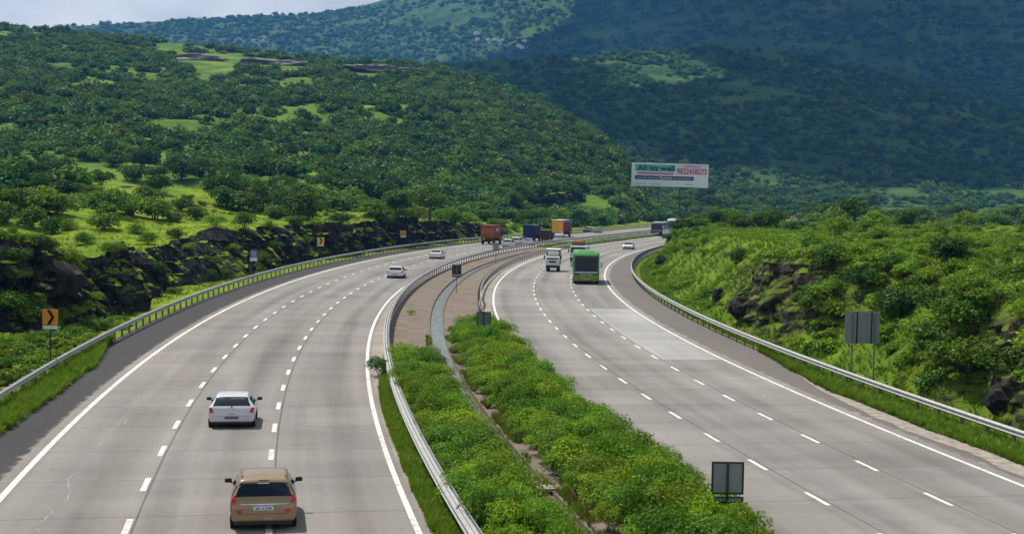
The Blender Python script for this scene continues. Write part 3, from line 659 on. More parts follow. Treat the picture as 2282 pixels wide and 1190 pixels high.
def valley_cover(n, seed):
    rng = np.random.default_rng(seed); Y = rng.uniform(250, 900, n * 4); a = rng.uniform(-0.06, 0.46, n * 4); X = a * Y; s, d = sd(X, Y)
    k = (np.abs(d) > 27) & ((a > .10) | (Y > 330)) & (fbm(X / 28, Y / 28, seed=seed) > .37) & (rng.random(n * 4) < .55 + Y / 900); X, Y = X[k][:n], Y[k][:n]; m = len(X); sc = 0.7 + 2.3 * rng.random(m) ** 1.8
    scatter('valley_scrub', np.stack([X, Y, height(X, Y) - .1], 1), rng.uniform(0, 6.28, m), np.stack([sc * 1.15, sc * 1.15, sc * .95], 1), rng.integers(0, 6, m), BUSH)
valley_cover(11000, 341)
def spur_cover(n, seed):
    rng = np.random.default_rng(seed); s = rng.uniform(260, 560, n); d = 28 + 110 * rng.random(n); x, y, _ = road(s, d); k = ~((s < 430) & (d < 58)) & (fbm(x / 14, y / 14, seed=seed) > .40); x, y = x[k], y[k]; m = len(x); sc = .6 + 2.0 * rng.random(m) ** 1.8
    scatter('spur_scrub', np.stack([x, y, height(x, y) - .1], 1), rng.uniform(0, 6.28, m), np.stack([sc * 1.15, sc * 1.15, sc], 1), rng.integers(0, 6, m), BUSH)
spur_cover(3200, 361)

# ------------------------------------------------------------------ grass on the verges and banks
def hit(px, py, y0=30.0, y1=1500.0):
    """where the sight line of a photo pixel meets the land"""
    Y = np.concatenate([np.arange(y0, 400, 0.5), np.arange(400, y1, 2.0)]); z1, x1 = zat(px, py, 1.0)
    X = x1 * Y; Z = H + (z1 - H) * Y; g = height(X, Y); k = np.argmax(Z <= g)
    return float(X[k]), float(Y[k]), float(g[k])
def tufts(name, n, s0, s1, dfun, seed, h=(0.25, 0.5), zfun=None, pw=1.0):
    rng = np.random.default_rng(seed); s = s0 + (s1 - s0) * rng.random(n) ** pw; d = dfun(s, rng.random(n)); x, y, _ = road(s, d)
    z = height(x, y) if zfun is None else zfun(s, d)
    sc = rng.uniform(h[0], h[1], n) * (0.7 + 0.6 * fbm(s / 2.5, d / 2.5, seed=seed + 5))
    return scatter(name, np.stack([x, y, z], 1), rng.uniform(0, 6.28, n), np.stack([sc * 1.25, sc * 1.25, sc], 1), rng.integers(0, 5, n), TUFTS)
VERGE = plain('verge_soil', (0.075, 0.085, 0.028), 0.95, var=0.4, scale=2.0)
ribbon('verge_ground', -122, -41, [(lambda s: 18.75 - 1.35 * smooth(-40, -52, s) - 0.25 * (fbm(s / 2.0, 1.0, seed=77) - .5), 0.006), (RAIL_L + 0.2, 0.012)], VERGE)
tufts('verge_grass', 5200, -122, -40, lambda s, r: 18.85 - r * (1.35 * smooth(-40, -52, s) + 0.25 * (fbm(s / 2.0, 1.0, seed=77) - .3)), 401, (0.25, 0.5), lambda s, d: 0 * s)
WR = lambda s: 0.1 + 1.25 * smooth(-43, -60, s) + 0.3 * (fbm(s / 1.7, 2.0, seed=78) - .5)
ribbon('verge_ground', -122, -43, [(lambda s: -18.1 + WR(s) + 0.0, 0.006), (-18.35, 0.012)], VERGE)
GRAVEL = plain('roadside_gravel', (0.30, 0.265, 0.225), 0.95, var=0.35, scale=2.5)
ribbon('gravel_ground', -122, -52, [(lambda s: -18.0 + WR(s) + 0.9 * smooth(-52, -68, s) * (0.4 + 1.1 * fbm(s / 2.2, 4.0, seed=79)), 0.003), (lambda s: -18.05 + WR(s), 0.004)], GRAVEL)
tufts('verge_grass', 5600, -122, -43, lambda s, r: -18.35 + r * (0.3 + WR(s)), 402, (0.22, 0.45), lambda s, d: 0 * s)
WM = lambda s: 0.58 * smooth(-46, -62, s) + 0.12 * (fbm(s / 1.2, 6.0, seed=80) - .5)
ribbon('verge_ground', -122, -48, [(lambda s: RAIL_ML + 0.05 + WM(s), 0.006), (RAIL_ML - 0.3, 0.0)], VERGE)
tufts('median_grass', 6500, -122, -47, lambda s, r: RAIL_ML - 0.25 + r * (0.3 + WM(s)), 403, (0.16, 0.34), lambda s, d: 0 * s)
# loose grass over both banks, thicker near the road
tufts('bank_grass', 8000, -78, 150, lambda s, r: RAIL_L + 2.5 + 16 * r ** 1.5, 404, (0.10, 0.24))
tufts('bank_grass', 20000, -84, 120, lambda s, r: RAIL_R - 1.0 - 44 * r ** 1.8, 405, (0.16, 0.42))
tufts('median_grass', 2600, 105, 260, lambda s, r: -2.6 + 5.5 * r, 406, (0.25, 0.5), lambda s, d: 0 * s)

# ------------------------------------------------------------------ the hedge on both sides of the drain, shrub by shrub
HEDGE = [crown_mesh('hedge_foliage', (LF_HEDGE, LF_HEDGE, LF_HEDGE2)[k % 3], 500 + k, 1, 1, .72, .58, 2700, .056, 15, (.25, .52), .42, fill=.55, low=-.85) for k in range(6)]
HSTEM = [twig_mesh('hedge_stem', BARK, 520 + k, .8, .018, 7, .5) for k in range(2)]
def shrub(name, fol, stem, loc, rz, sc, label, cat, group):
    r = empty(name, loc, rz, label, cat, group, sc); link('foliage', fol, r); link('stem', stem, r); return r
rng = random.Random(7)
def hedge(s0, s1, rows, label, group, seed, z=-0.08):
    rg = random.Random(seed)
    for k, (dl, step, h) in enumerate(rows):
        s = s0 + rg.uniform(0, 1)
        while s < s1:
            x, y, _ = road(s, dl + rg.uniform(-.18, .18)); a = rg.uniform(.85, 1.22)
            shrub('hedge_shrub', rg.choice(HEDGE), rg.choice(HSTEM), (float(x), float(y), z), rg.uniform(0, 6.28), (a * h * .95, a * h * .95, h * rg.uniform(.65, 1.3)), label, 'shrub', group)
            s += step * rg.uniform(.8, 1.2)
hedge(-90, -50.5, [(2.4, 1.1, .95), (1.4, 1.05, .95)], 'bright green leafy shrub in the median hedge between the left guardrail and the drain', 'shrubs of the median hedge beside the left guardrail', 11)
hedge(-88, -33.5, [(-.95, 1.5, .55), (-1.5, 1.15, .92), (-2.45, 1.1, 1.02), (-3.3, 1.05, .95)], 'bright green leafy shrub in the median hedge between the drain and the right carriageway', 'shrubs of the median hedge beside the right carriageway', 12)
_x, _y = gz(846, 838); shrub('roadside_shrub', crown_mesh('shrub_foliage', LF_DARK, 540, 1, 1, .8, .6, 900, .08, 8), HSTEM[0], (_x, _y, 0), 0.4, .75, 'dark green bush leaning over the left guardrail of the median onto the paved edge', 'shrub', None)
_x, _y = gz(915, 702, -.1); shrub('median_weed', crown_mesh('weed_foliage', LF_LIGHT, 541, 1, 1, .5, .35, 500, .07, 6), HSTEM[1], (_x, _y, -.1), 0.4, .5, 'small bright green weed growing out of the brown median paving', 'weed', None)

# ------------------------------------------------------------------ shrubs and trees on the land
SH_D = [crown_mesh('shrub_foliage', LF_DARK, 600 + k, 1, 1, .75, .55, 1500, .085, 12, (.30, .5), .5, fill=.6) for k in range(4)]
SH_M = [crown_mesh('shrub_foliage', LF_MID, 610 + k, 1, 1, .72, .5, 1500, .08, 13, (.28, .48), .5, fill=.55) for k in range(4)]
SH_L = [crown_mesh('shrub_foliage', LF_LIGHT, 620 + k, 1, 1, .6, .45, 1200, .075, 14, (.22, .42), .4, fill=.4) for k in range(4)]
SSTEM = [twig_mesh('shrub_stem', BARK, 630 + k, 1.0, .03, 8, .6) for k in range(3)]
TR_C = [crown_mesh('tree_crown', LF_DARK if k < 2 else LF_MID, 640 + k, 1, 1, .80, 1.0, 3000, .07, 16, (.26, .44), .5, fill=.5, low=-.7) for k in range(5)]
UM_C = [crown_mesh('umbrella_crown', LF_MID, 650 + k, 1.15, 1.15, .42, 1.3, 2400, .07, 15, (.26, .42), .45, fill=.5, low=-.45) for k in range(4)]
TR_T = [trunk_mesh('tree_trunk', BARK, 660 + k, 1.15, .07, .75, 7) for k in range(4)]
def tree(name, crown, trunk, loc, rz, sc, label, group=None):
    r = empty(name, loc, rz, label, 'tree', group, sc); link('crown', crown, r); link('trunk', trunk, r); return r
def wild(rg, px, py, w, kind, label, group):
    """a shrub rooted where pixel (px,py) meets the land, w pixels of the photograph wide"""
    X, Y, Z = hit(px, py); s, d = sd(X, Y)
    if Y < 34 or (RAIL_R - 1.6 < d < RAIL_L + 1.6): return None
    r = max(.35, w * Y / F / 2 / 0.95); m = {'d': SH_D, 'm': SH_M, 'l': SH_L}[kind]
    return shrub('wild_shrub', rg.choice(m), rg.choice(SSTEM), (X, Y, Z - .12), rg.uniform(0, 6.28), (r * rg.uniform(.9, 1.15), r * rg.uniform(.9, 1.15), r * rg.uniform(.75, 1.1)), label, 'shrub', group)
rg = random.Random(21)
LBL = {'d': 'dark green rounded shrub', 'm': 'mid green bushy shrub', 'l': 'pale green feathery shrub'}
NM_ = {'d': 'dark rounded shrubs', 'm': 'mid green shrubs', 'l': 'pale feathery shrubs'}
# left plateau: clumps as the photograph shows them, (x, y of the root, width)
for px, py, w, k in [(25, 392, 80, 'd'), (70, 385, 60, 'd'), (-10, 370, 90, 'd'), (140, 400, 75, 'd'), (105, 372, 60, 'm'), (60, 400, 50, 'd'), (225, 412, 55, 'd'), (190, 395, 20, 'd'), (300, 405, 70, 'd'), (345, 395, 60, 'm'),
        (400, 402, 90, 'd'), (440, 390, 80, 'd'), (500, 395, 80, 'm'), (555, 392, 80, 'd'), (600, 385, 70, 'd'), (250, 372, 60, 'd'), (200, 360, 60, 'm'), (320, 372, 70, 'd'), (20, 350, 70, 'd'), (90, 345, 60, 'm'),
        (500, 462, 90, 'd'), (540, 470, 80, 'd'), (590, 465, 90, 'd'), (640, 478, 110, 'd'), (690, 490, 100, 'd'), (670, 462, 90, 'd'), (620, 488, 70, 'm'), (720, 465, 80, 'm'), (780, 470, 90, 'm'), (560, 440, 90, 'm'), (620, 430, 80, 'd'),
        (60, 475, 110, 'm'), (20, 460, 80, 'd'), (130, 480, 120, 'm'), (190, 462, 90, 'l'), (235, 482, 110, 'm'), (290, 478, 120, 'l'), (345, 488, 100, 'm'), (330, 450, 70, 'm'), (400, 470, 60, 'd'), (440, 490, 60, 'm'), (385, 495, 50, 'm'),
        (150, 440, 80, 'd'), (95, 450, 70, 'l'), (250, 445, 60, 'l'), (420, 455, 40, 'm'), (120, 520, 60, 'd'), (395, 530, 45, 'd'), (210, 455, 60, 'd'), (830, 482, 80, 'm'), (760, 500, 60, 'm'), (900, 498, 60, 'l'), (860, 505, 50, 'm'), (930, 495, 60, 'l'), (1010, 505, 60, 'm'), (980, 490, 50, 'l'),
        (1040, 500, 60, 'l'), (1085, 492, 60, 'm'), (1120, 505, 50, 'l'), (1150, 512, 40, 'l'), (1060, 478, 60, 'l'), (1215, 500, 60, 'm'), (1255, 496, 60, 'l'), (1100, 512, 40, 'm')]:
    wild(rg, px, py, w, k, LBL[k] + ' growing on the grassy plateau above the left rock cutting', NM_[k] + ' above the left rock cutting')
# foot of the left cutting
for px, py, w, k in [(20, 700, 90, 'm'), (70, 720, 90, 'm'), (160, 720, 70, 'l'), (30, 770, 90, 'l'), (90, 775, 100, 'l'), (180, 760, 70, 'm'), (150, 790, 60, 'd'), (15, 820, 60, 'm'), (50, 812, 50, 'm'), (230, 735, 50, 'm'), (30, 640, 80, 'd'), (210, 690, 60, 'l'), (470, 625, 40, 'd'), (505, 622, 36, 'm'), (600, 596, 34, 'd'), (745, 560, 24, 'l'), (840, 548, 24, 'l'), (875, 545, 22, 'l'), (350, 610, 50, 'd'), (265, 660, 46, 'm'), (390, 655, 40, 'm')]:
    wild(rg, px, py, w, k, LBL[k] + ' growing at the foot of the left rock cutting behind the guardrail', NM_[k] + ' at the foot of the left cutting')
# right bank, scattered thickly apart from its clearings
CLEAR = [[(1600, 508), (1790, 500), (1790, 560), (1620, 575)], [(2170, 690), (2290, 680), (2290, 790), (2190, 800)], [(1500, 570), (1600, 565), (1590, 630), (1500, 620)], [(1640, 640), (1740, 630), (1720, 680), (1640, 690)], [(1860, 690), (1965, 690), (1965, 850), (1860, 850)]]
ROCKY = [[(1590, 590), (1790, 590), (1810, 765), (1620, 745)], [(2180, 845), (2300, 845), (2300, 935), (2190, 925)]]; CLEAR += ROCKY
def clear(px, py): return any(inside(np.array([px]), np.array([py]), c)[0] for c in CLEAR)
n = 0
while n < 165:
    py = 486 + 400 * rg.random() ** 1.25; px = rg.uniform(1455, 2330)
    if clear(px, py) or py > 560 + (px - 1440) * 0.44: continue
    k = rg.choice('dmmllllll') if py < 720 else rg.choice('mmllll'); w = rg.uniform(50, 140) * (0.62 + (py - 480) / 600) * (.5 if px < 1580 and py < 620 else .85)
    top = py < 560
    if wild(rg, px, py, w, k, LBL[k] + (' on the level top of the right embankment' if top else ' on the slope of the right embankment above the guardrail'), NM_[k] + (' on top of the right embankment' if top else ' on the right slope')): n += 1
# trees in the valley beyond the right embankment
n = 0; taken = []
while n < 96:
    Y = 265 + 600 * rg.random() ** 0.8; a = rg.uniform(0.12, 0.42); X = a * Y; s, d = sd(X, Y)
    if abs(d) < 26: continue
    h = rg.uniform(5.0, 10.0); um = rg.random() < .55
    if d < -20 and 430 < s < 800: h *= .72
    r = h / 1.9
    tree('umbrella_tree' if um else 'valley_tree', rg.choice(UM_C if um else TR_C), rg.choice(TR_T), (X, Y, float(height(X, Y)) - .2), rg.uniform(0, 6.28), (r * rg.uniform(1.0, 1.5), r * rg.uniform(1.0, 1.5), r),
         ('spreading flat topped tree in the valley beyond the right embankment' if um else 'round crowned dark tree in the valley beyond the right embankment'), 'flat topped valley trees' if um else 'round valley trees'); n += 1
# trees along the far left side of the motorway
for px, py, w, h, cr, lb in [(884, 486, 92, 70, 0, 'broad dark green tree left of the slim trunked tree above the left cutting'), (956, 492, 98, 86, 2, 'tall mid green tree with a visible trunk above the end of the left cutting'),
        (1185, 508, 70, 52, 3, 'mid green bushy tree behind the dark blue truck'), (1296, 506, 46, 46, 1, 'small dark tree beyond the guardrail right of the yellow container truck'), (1340, 505, 34, 30, 0, 'very small dark tree beyond the guardrail near the far bend'),
        (1905, 505, 96, 75, 1, 'large dark tree with a dense crown on the far edge of the right embankment'), (2110, 600, 130, 85, 0, 'dark dense round tree standing on the right embankment near the right edge')]:
    X, Y, Z = hit(px, py); rr = w * Y / F / 2; hh = h * Y / F / 1.85
    tree('roadside_tree', TR_C[cr], TR_T[cr % 4], (X, Y, Z - .2), 1.0, (rr, rr, hh), lb)

def bank_cover(n, seed):
    """low scrub over the right bank and the left plateau"""
    rng = np.random.default_rng(seed); s = rng.uniform(-85, 150, n * 3); r = rng.random(n * 3); left = rng.random(n * 3) < .35
    d = np.where(left, RAIL_L + 9 + 90 * r, RAIL_R - 2.5 - 70 * r ** 1.5); x, y, _ = road(s, d)
    k = (fbm(x / 7, y / 7, seed=seed) > np.where(left, .56, .47)); x, y, left = x[k][:n], y[k][:n], left[k][:n]; z = height(x, y); px, py = to_px(x, y, z); ok = np.ones(len(x), bool)
    for c in CLEAR: ok &= ~inside(px, py, c)
    for c in [[(30, 350), (320, 375), (470, 420), (470, 455), (300, 430), (40, 400)], [(60, 480), (700, 490), (700, 540), (60, 540)]]: ok &= ~inside(px, py, c)
    x, y, z = x[ok], y[ok], z[ok]; m = len(x); sc = .22 + .62 * rng.random(m) ** 2
    scatter('bank_scrub', np.stack([x, y, z - .08], 1), rng.uniform(0, 6.28, m), np.stack([sc * 1.2, sc * 1.2, sc], 1), rng.integers(0, 6, m), LOWB)
LOWB = proto_collection('low_scrub', [crown_mesh('low_scrub', (LF_MID, LF_LIGHT, LF_LIGHT)[k % 3], 170 + k, 1, 1, .65, .35, 420, .13, 9, (.3, .5), .5, low=-.6) for k in range(6)])
bank_cover(6500, 431)

DRYG = leaf_material('dry_grass_blades', (0.10, 0.085, 0.02), (0.20, 0.17, 0.04), 0.3)
DTUFT = []
for me in TUFT[:3]:
    c = me.copy(); c.materials.clear(); c.materials.append(DRYG); DTUFT.append(c)
DT = proto_collection('dry_tuft', DTUFT + TUFT[:2])
def drain_tufts(n, seed):
    rng = np.random.default_rng(seed); s = rng.uniform(-90, -36, n); right = rng.random(n) < .7; d = np.where(right, rng.uniform(-.8, -.30, n), rng.uniform(.55, .9, n)); k = vnoise(s / 1.6, d, seed=seed) > .5; s, d = s[k], d[k]; n = len(s); x, y, _ = road(s, d); sc = rng.uniform(.12, .34, n)
    scatter('drain_grass', np.stack([x, y, np.full(n, -.1)], 1), rng.uniform(0, 6.28, n), sc, rng.integers(0, 5, n), DT)
drain_tufts(2200, 441)
X, Y = gz(1206, 1092, -.1); s_, d_ = sd(X, Y); _, _, h_ = road(float(s_), 0)
o = MB().rbox(-.62, .62, -.28, .28, -.02, .10, .02).build('drain_cover_slab', plain('slab_concrete', (.30, .27, .22), .9, var=.3)); o.location = (X, Y, -.09); o.rotation_euler = (0, 0, -float(h_)); tag(o, 'grey concrete slab lying across the median drain between the near hedges', 'slab')
for px, py, w, k in [(250, 570, 60, 'l'), (150, 590, 80, 'l'), (330, 545, 50, 'm'), (420, 560, 50, 'l'), (470, 590, 44, 'm'), (520, 560, 40, 'l'), (610, 560, 36, 'm'), (560, 590, 36, 'l'), (190, 545, 50, 'm'), (90, 560, 70, 'd'), (680, 540, 30, 'l'), (770, 530, 28, 'm'), (820, 520, 28, 'l'), (30, 600, 70, 'd'), (120, 660, 60, 'm')]:
    wild(rg, px, py, w, k, LBL[k] + ' clinging to the dark rock face of the left cutting', NM_[k] + ' on the left rock face')

def foot_cover(n, seed):
    rng = np.random.default_rng(seed); s = rng.uniform(-88, -30, n); d = RAIL_L + .9 + 8 * rng.random(n) ** 1.2; x, y, _ = road(s, d); k = fbm(x / 4, y / 4, seed=seed) > .42; x, y = x[k], y[k]; m = len(x); sc = .25 + .65 * rng.random(m) ** 2
    scatter('roadside_scrub', np.stack([x, y, height(x, y) - .06], 1), rng.uniform(0, 6.28, m), np.stack([sc * 1.1, sc * 1.1, sc], 1), rng.integers(0, 6, m), LOWB)
foot_cover(700, 451)

for px, py, w, k in [(1525, 500, 60, 'd'), (1560, 496, 60, 'm'), (1595, 494, 64, 'd'), (1630, 495, 60, 'm'), (1660, 494, 66, 'm'), (1700, 494, 60, 'd'), (1730, 493, 66, 'm'), (1765, 494, 60, 'm'), (1560, 0, 50, 'm'), (1590, 0, 56, 'd'), (1622, 0, 60, 'm'), (1652, 0, 56, 'd'), (1690, 0, 60, 'm'), (1860, 0, 70, 'm'), (2020, 0, 70, 'd')]:
    for py in range(484, 540, 2):
        X, Y, Z = hit(px, py)
        if Y < 250 and sd(X, Y)[1] < -21: break
    py += rg.choice((2, 5, 9))
    wild(rg, px, py, w, k, LBL[k] + ' along the crest of the right embankment hiding the far road', NM_[k] + ' along the right crest')
for px, py, w, k in [(70, 505, 70, 'm'), (150, 515, 60, 'l'), (230, 510, 70, 'm'), (300, 520, 50, 'l'), (480, 505, 60, 'l'), (545, 510, 60, 'm'), (600, 515, 44, 'l'), (660, 505, 50, 'm'), (10, 500, 80, 'd'), (700, 515, 40, 'l'), (350, 430, 70, 'd'), (480, 430, 70, 'd'), (520, 420, 70, 'd'), (90, 425, 60, 'd'), (180, 430, 50, 'm')]:
    wild(rg, px, py, w, k, LBL[k] + ' growing on the grassy plateau above the left rock cutting', NM_[k] + ' above the left rock cutting')
# ------------------------------------------------------------------ guardrails
GALV = plain('galvanised_steel', (0.46, 0.455, 0.43), 0.5, 0.3, 0.5, 0.14, 3.0)
POSTM = plain('guardrail_post_steel', (0.20, 0.20, 0.19), 0.7, 0.2, 0.4, 0.25, 6.0)
WPROF = [(0.0, .48), (.025, .495), (.075, .535), (.08, .555), (.03, .595), (.012, .625), (.03, .655), (.08, .695), (.075, .715), (.025, .755), (0.0, .77)]
def guardrail(label, d, s0, s1, sides, post_d=0.0, spacing=2.0, nparts=100, warp=None):
    """corrugated beams on posts; sides: +1 beam faces the left carriageway, -1 the other way"""
    x0, y0, h0 = road(s0, d); root = empty('guardrail', (float(x0), float(y0), 0), 0, label, 'guardrail')
    O = np.array([float(x0), float(y0), 0.0])
    for sg in sides:
        s = np.arange(s0, s1, 1.0); prof = [(sg * (.09 + a), z) for a, z in WPROF] + [(sg * (.084 + a), z) for a, z in WPROF[::-1]]
        prof.append(prof[0]); V = []
        off = np.zeros(len(s)) if warp is None else warp(s)
        for a, z in prof:
            x, y, _ = road(s, d + a + off); V.append(np.stack([x, y, np.full(len(s), z)], 1) - O)
        link('rail', np_mesh('rail', np.stack(V, 1).reshape(-1, 3), grid_quads(len(s), len(prof)), GALV), root)
    pt = .74 if len(sides) == 1 else .60; pm = MB().box(-.05, .05, -.06, .06, -.2, pt); pm.box(-.09, .09, -.05, .05, .48, pt); pm = pm.mesh('post', POSTM)
    if len(sides) == 2:
        s = np.arange(s0, s1, 1.0); V = []
        for a, z in ((-.045, .62), (.045, .62), (.045, .74), (-.045, .74), (-.045, .62)): x, y, _ = road(s, d + a); V.append(np.stack([x, y, np.full(len(s), z)], 1) - O)
        link('rail', np_mesh('rail', np.stack(V, 1).reshape(-1, 3), grid_quads(len(s), 5), GALV), root)
    ss = np.arange(s0 + .4, s1, spacing); px_, py_, ph = road(ss, d + post_d); Vs = []; Fs = []; k = 0
    for i in range(len(ss)):
        if i < nparts:
            p = link('post', pm, root, (float(px_[i]) - O[0], float(py_[i]) - O[1], 0), -float(ph[i]))
        else:
            for bx in ((-.05, .05, -.06, .06, -.2, .74),):
                m = Matrix.Translation((float(px_[i]) - O[0], float(py_[i]) - O[1], 0)) @ Matrix.Rotation(-float(ph[i]), 4, 'Z')
                if k == 0: far = MB()
                far.box(*bx, m=m); k += 1
    if k: far.build('post', POSTM, root)['kind'] = 'stuff'
    return root
guardrail('galvanised guardrail curving along the left shoulder in front of the rock cutting', RAIL_L, -80, 460, (-1,))
guardrail('double galvanised guardrail along the median beside the left carriageway', RAIL_ML, -95, 460, (1, -1))
guardrail('galvanised guardrail along the median beside the right carriageway, bent at its near end', RAIL_MR, -27, 460, (-1,), warp=lambda s: 0.16 * np.exp(-((s + 21) / 4.0) ** 2) - 0.14 * np.exp(-((s + 12) / 3.5) ** 2))
guardrail('galvanised guardrail curving along the right shoulder below the grassy embankment', RAIL_R, -82, 300, (1,))

# ------------------------------------------------------------------ road signs
SIGN_GREY = plain('sign_back_aluminium', (0.20, 0.245, 0.25), 0.5, 0.25, 0.4, 0.1, 2.0)
FRAME_DARK = plain('sign_frame_dark', (0.018, 0.022, 0.022), 0.6)
POLE = plain('sign_pole_grey', (0.16, 0.17, 0.165), 0.6, 0.2)
POLE_DARK = plain('sign_pole_dark', (0.035, 0.042, 0.04), 0.6)
ORANGE = plain('sign_orange', (0.78, 0.30, 0.035), 0.5); YELLOW = plain('sign_yellow', (0.80, 0.50, 0.08), 0.5)
BLACK = plain('sign_black', (0.012, 0.012, 0.012), 0.6); WHITE_S = plain('sign_white', (0.78, 0.78, 0.77), 0.5)
BLUE_S = plain('sign_blue', (0.045, 0.16, 0.55), 0.5); RED_S = plain('sign_red', (0.55, 0.04, 0.04), 0.5)
def chevron(px, py, w, top, col, label, n=1):
    X, Y = gz(px, py); t = empty('chevron_sign', (X, Y, 0), 0.06, label, 'road sign', 'chevron signs behind the left guardrail')
    MB().tube((0, .03, -.2), (0, .03, top - .1), .035, n=8).build('pole', POLE_DARK, t)
    z0 = top - w
    p = MB().rbox(-w / 2, w / 2, -.012, .012, z0, top, .01).build('panel', col, t)
    m = MB()
    for i in range(n):
        o = (i - (n - 1) / 2) * .38 * w
        q = [(-.16, .5), (.06, .5), (.34, 0), (.06, -.5), (-.16, -.5), (.12, 0)] if n == 1 else [(-.13, .42), (.03, .42), (.22, 0), (.03, -.42), (-.13, -.42), (.06, 0)]
        m.prism([(o - .06 * w + a * w, z0 + w / 2 + b * w * .98) for a, b in q], -.018, -.0125)
    m.build('chevron', BLACK, p)
    MB().rbox(-w * .48, w * .48, -.012, .012, z0 - .2, z0 - .03, .008).build('lower_plate', WHITE_S, t)
chevron(112, 832, .72, 3.0, ORANGE, 'orange chevron sign on a dark pole, the nearest one, above the bright mossy mound')
chevron(714, 586, .84, 3.1, YELLOW, 'yellow single chevron sign in front of the dark rock face midway along the left guardrail')
chevron(898, 554, .86, 2.8, YELLOW, 'smallest yellow sign, with a double chevron, near the far end of the left cutting', 2)
X, Y = gz(565, 615); t = empty('information_sign', (X, Y, 0), 0.2, 'blue and white information sign on two posts behind the left guardrail', 'road sign')
for x in (-.27, .27): MB().tube((x, .03, -.2), (x, .03, 2.5), .035, n=8).build('post', POLE, t)
p = MB().rbox(-.36, .36, -.015, .015, 1.5, 2.68, .01).build('panel', BLUE_S, t)
MB().box(-.35, .35, -.021, -.0155, 1.51, 1.86).box(-.012, .012, -.024, -.0215, 1.53, 1.84).build('white_field', WHITE_S, p); MB().box(-.35, .35, -.021, -.0155, 2.58, 2.67).build('red_band', RED_S, p)
MB().box(-.25, .25, -.021, -.0155, 2.36, 2.42).box(-.25, .25, -.021, -.0155, 2.2, 2.25).box(-.22, .2, -.021, -.0155, 2.02, 2.07).build('lettering', WHITE_S, p)
def back_sign(px, py, w, h, top, lower, label, grey=SIGN_GREY, pole=POLE_DARK, z=0.0, rz=0.0):
    """a sign seen from behind: framed sheet, backbone, post, small plate below"""
    X, Y = gz(px, py); t = empty('road_sign', (X, Y, z), rz, label, 'road sign'); top -= z
    MB().tube((0, -.035, -.3), (0, -.035, top - .02), .033, n=8).build('post', pole, t)
    p = MB().box(-w / 2 + .04, w / 2 - .04, -.006, .006, top - h + .04, top - .04).build('panel', grey, t)
    f = MB(); a, b, c, d = -w / 2, w / 2, top - h, top
    for bx in ((a, a + .045, c, d), (b - .045, b, c, d), (a + .045, b - .045, c, c + .045), (a + .045, b - .045, d - .045, d)): f.box(bx[0], bx[1], -.022, .010, bx[2], bx[3])
    f.build('frame', FRAME_DARK, p)
    if lower:
        q = MB().box(a + .04, b - .04, -.006, .006, c - .06 - lower + .03, c - .09).build('lower_plate', grey, t); f = MB(); e0, e1 = c - .06 - lower, c - .06
        for bx in ((a, a + .04, e0, e1), (b - .04, b, e0, e1), (a + .04, b - .04, e0, e0 + .03), (a + .04, b - .04, e1 - .03, e1)): f.box(bx[0], bx[1], -.022, .010, bx[2], bx[3])
        f.build('frame', FRAME_DARK, q)
    return t
back_sign(1618, 1200, .83, .84, 2.0, .16, 'large square grey sign seen from behind in the near right hedge of the median')
back_sign(1077, 770, .82, .92, 1.95, .22, 'square green grey sign seen from behind at the far tip of the right hedge', plain('sign_back_green_grey', (0.13, 0.17, 0.15), 0.5, 0.2))
back_sign(1017, 650, .84, .90, 2.4, .14, 'nearly black square sign standing on the brown paving beside the drain', plain('sign_back_dark', (0.022, 0.034, 0.05), 0.5), POLE, -.1)
back_sign(1105, 582, .82, .95, 2.4, 0, 'small pale grey sign on the median in front of the far double guardrail', plain('sign_back_pale', (0.30, 0.35, 0.34), 0.5), POLE_DARK)
X, Y = gz(1917, 862); t = empty('large_road_sign', (X, Y, 0), -0.05, 'large grey two-post sign seen from behind the right guardrail', 'road sign')
for x in (-.45, .58): MB().tube((x, -.04, -.3), (x, -.04, 3.5), .038, n=8).build('post', POLE, t)
p = MB().rbox(-.8, .8, -.012, .012, 2.05, 3.55, .008).build('panel', SIGN_GREY, t); MB().box(-.27, -.21, -.05, -.013, 2.05, 3.55).box(.41, .46, -.05, -.013, 2.05, 3.55).build('stiffener', FRAME_DARK, p)
# billboard
BBW = plain('billboard_white', (0.72, 0.76, 0.78), 0.6, var=.06, scale=.6); BB_G = plain('billboard_green', (0.10, 0.42, 0.26), 0.6); BB_P = plain('billboard_pink', (0.60, 0.22, 0.42), 0.6)
BB_N = plain('billboard_navy', (0.02, 0.035, 0.12), 0.6); BB_R = plain('billboard_red', (0.55, 0.03, 0.10), 0.6); BB_K = plain('billboard_ink', (0.012, 0.05, 0.035), 0.6); BB_L = plain('billboard_grey', (0.25, 0.33, 0.42), 0.6)
YB = 530.0; zt, xl = zat(1407, 362, YB); zb, xr = zat(1577, 417, YB); bw = xr - xl; bh = zt - zb; zc = float(height((xl + xr) / 2, YB))
t = empty('billboard', (xl, YB, zc), -0.0175 * 0, 'large white advertising billboard reading All izz well beyond the far bend', 'billboard'); B0 = zb - zc
p = MB().box(0, bw, 0, .35, B0, B0 + bh).build('board', BBW, t); p.rotation_euler = (0, 0.012, 0)
m = MB(); [m.tube((bw * f, .6, -1.0), (bw * f, .6, B0 + bh * .9), .28, n=8) for f in (.08, .36, .64, .92)]; m.build('legs', POLE_DARK, t)
def bb(x0, x1, y0, y1, mat, nm, lay=1): MB().box(bw * x0, bw * x1, -.03 * lay, -.03 * lay + .025, B0 + bh * (1 - y1), B0 + bh * (1 - y0)).build(nm, mat, p)
bb(.045, .565, .07, .35, BB_G, 'green_band'); bb(.07, .545, .385, .50, BB_P, 'pink_band'); bb(.045, .81, .545, .715, BB_N, 'navy_band'); bb(.575, .985, .03, .475, plain('billboard_lilac', (.68, .62, .74), .6), 'contact_field')
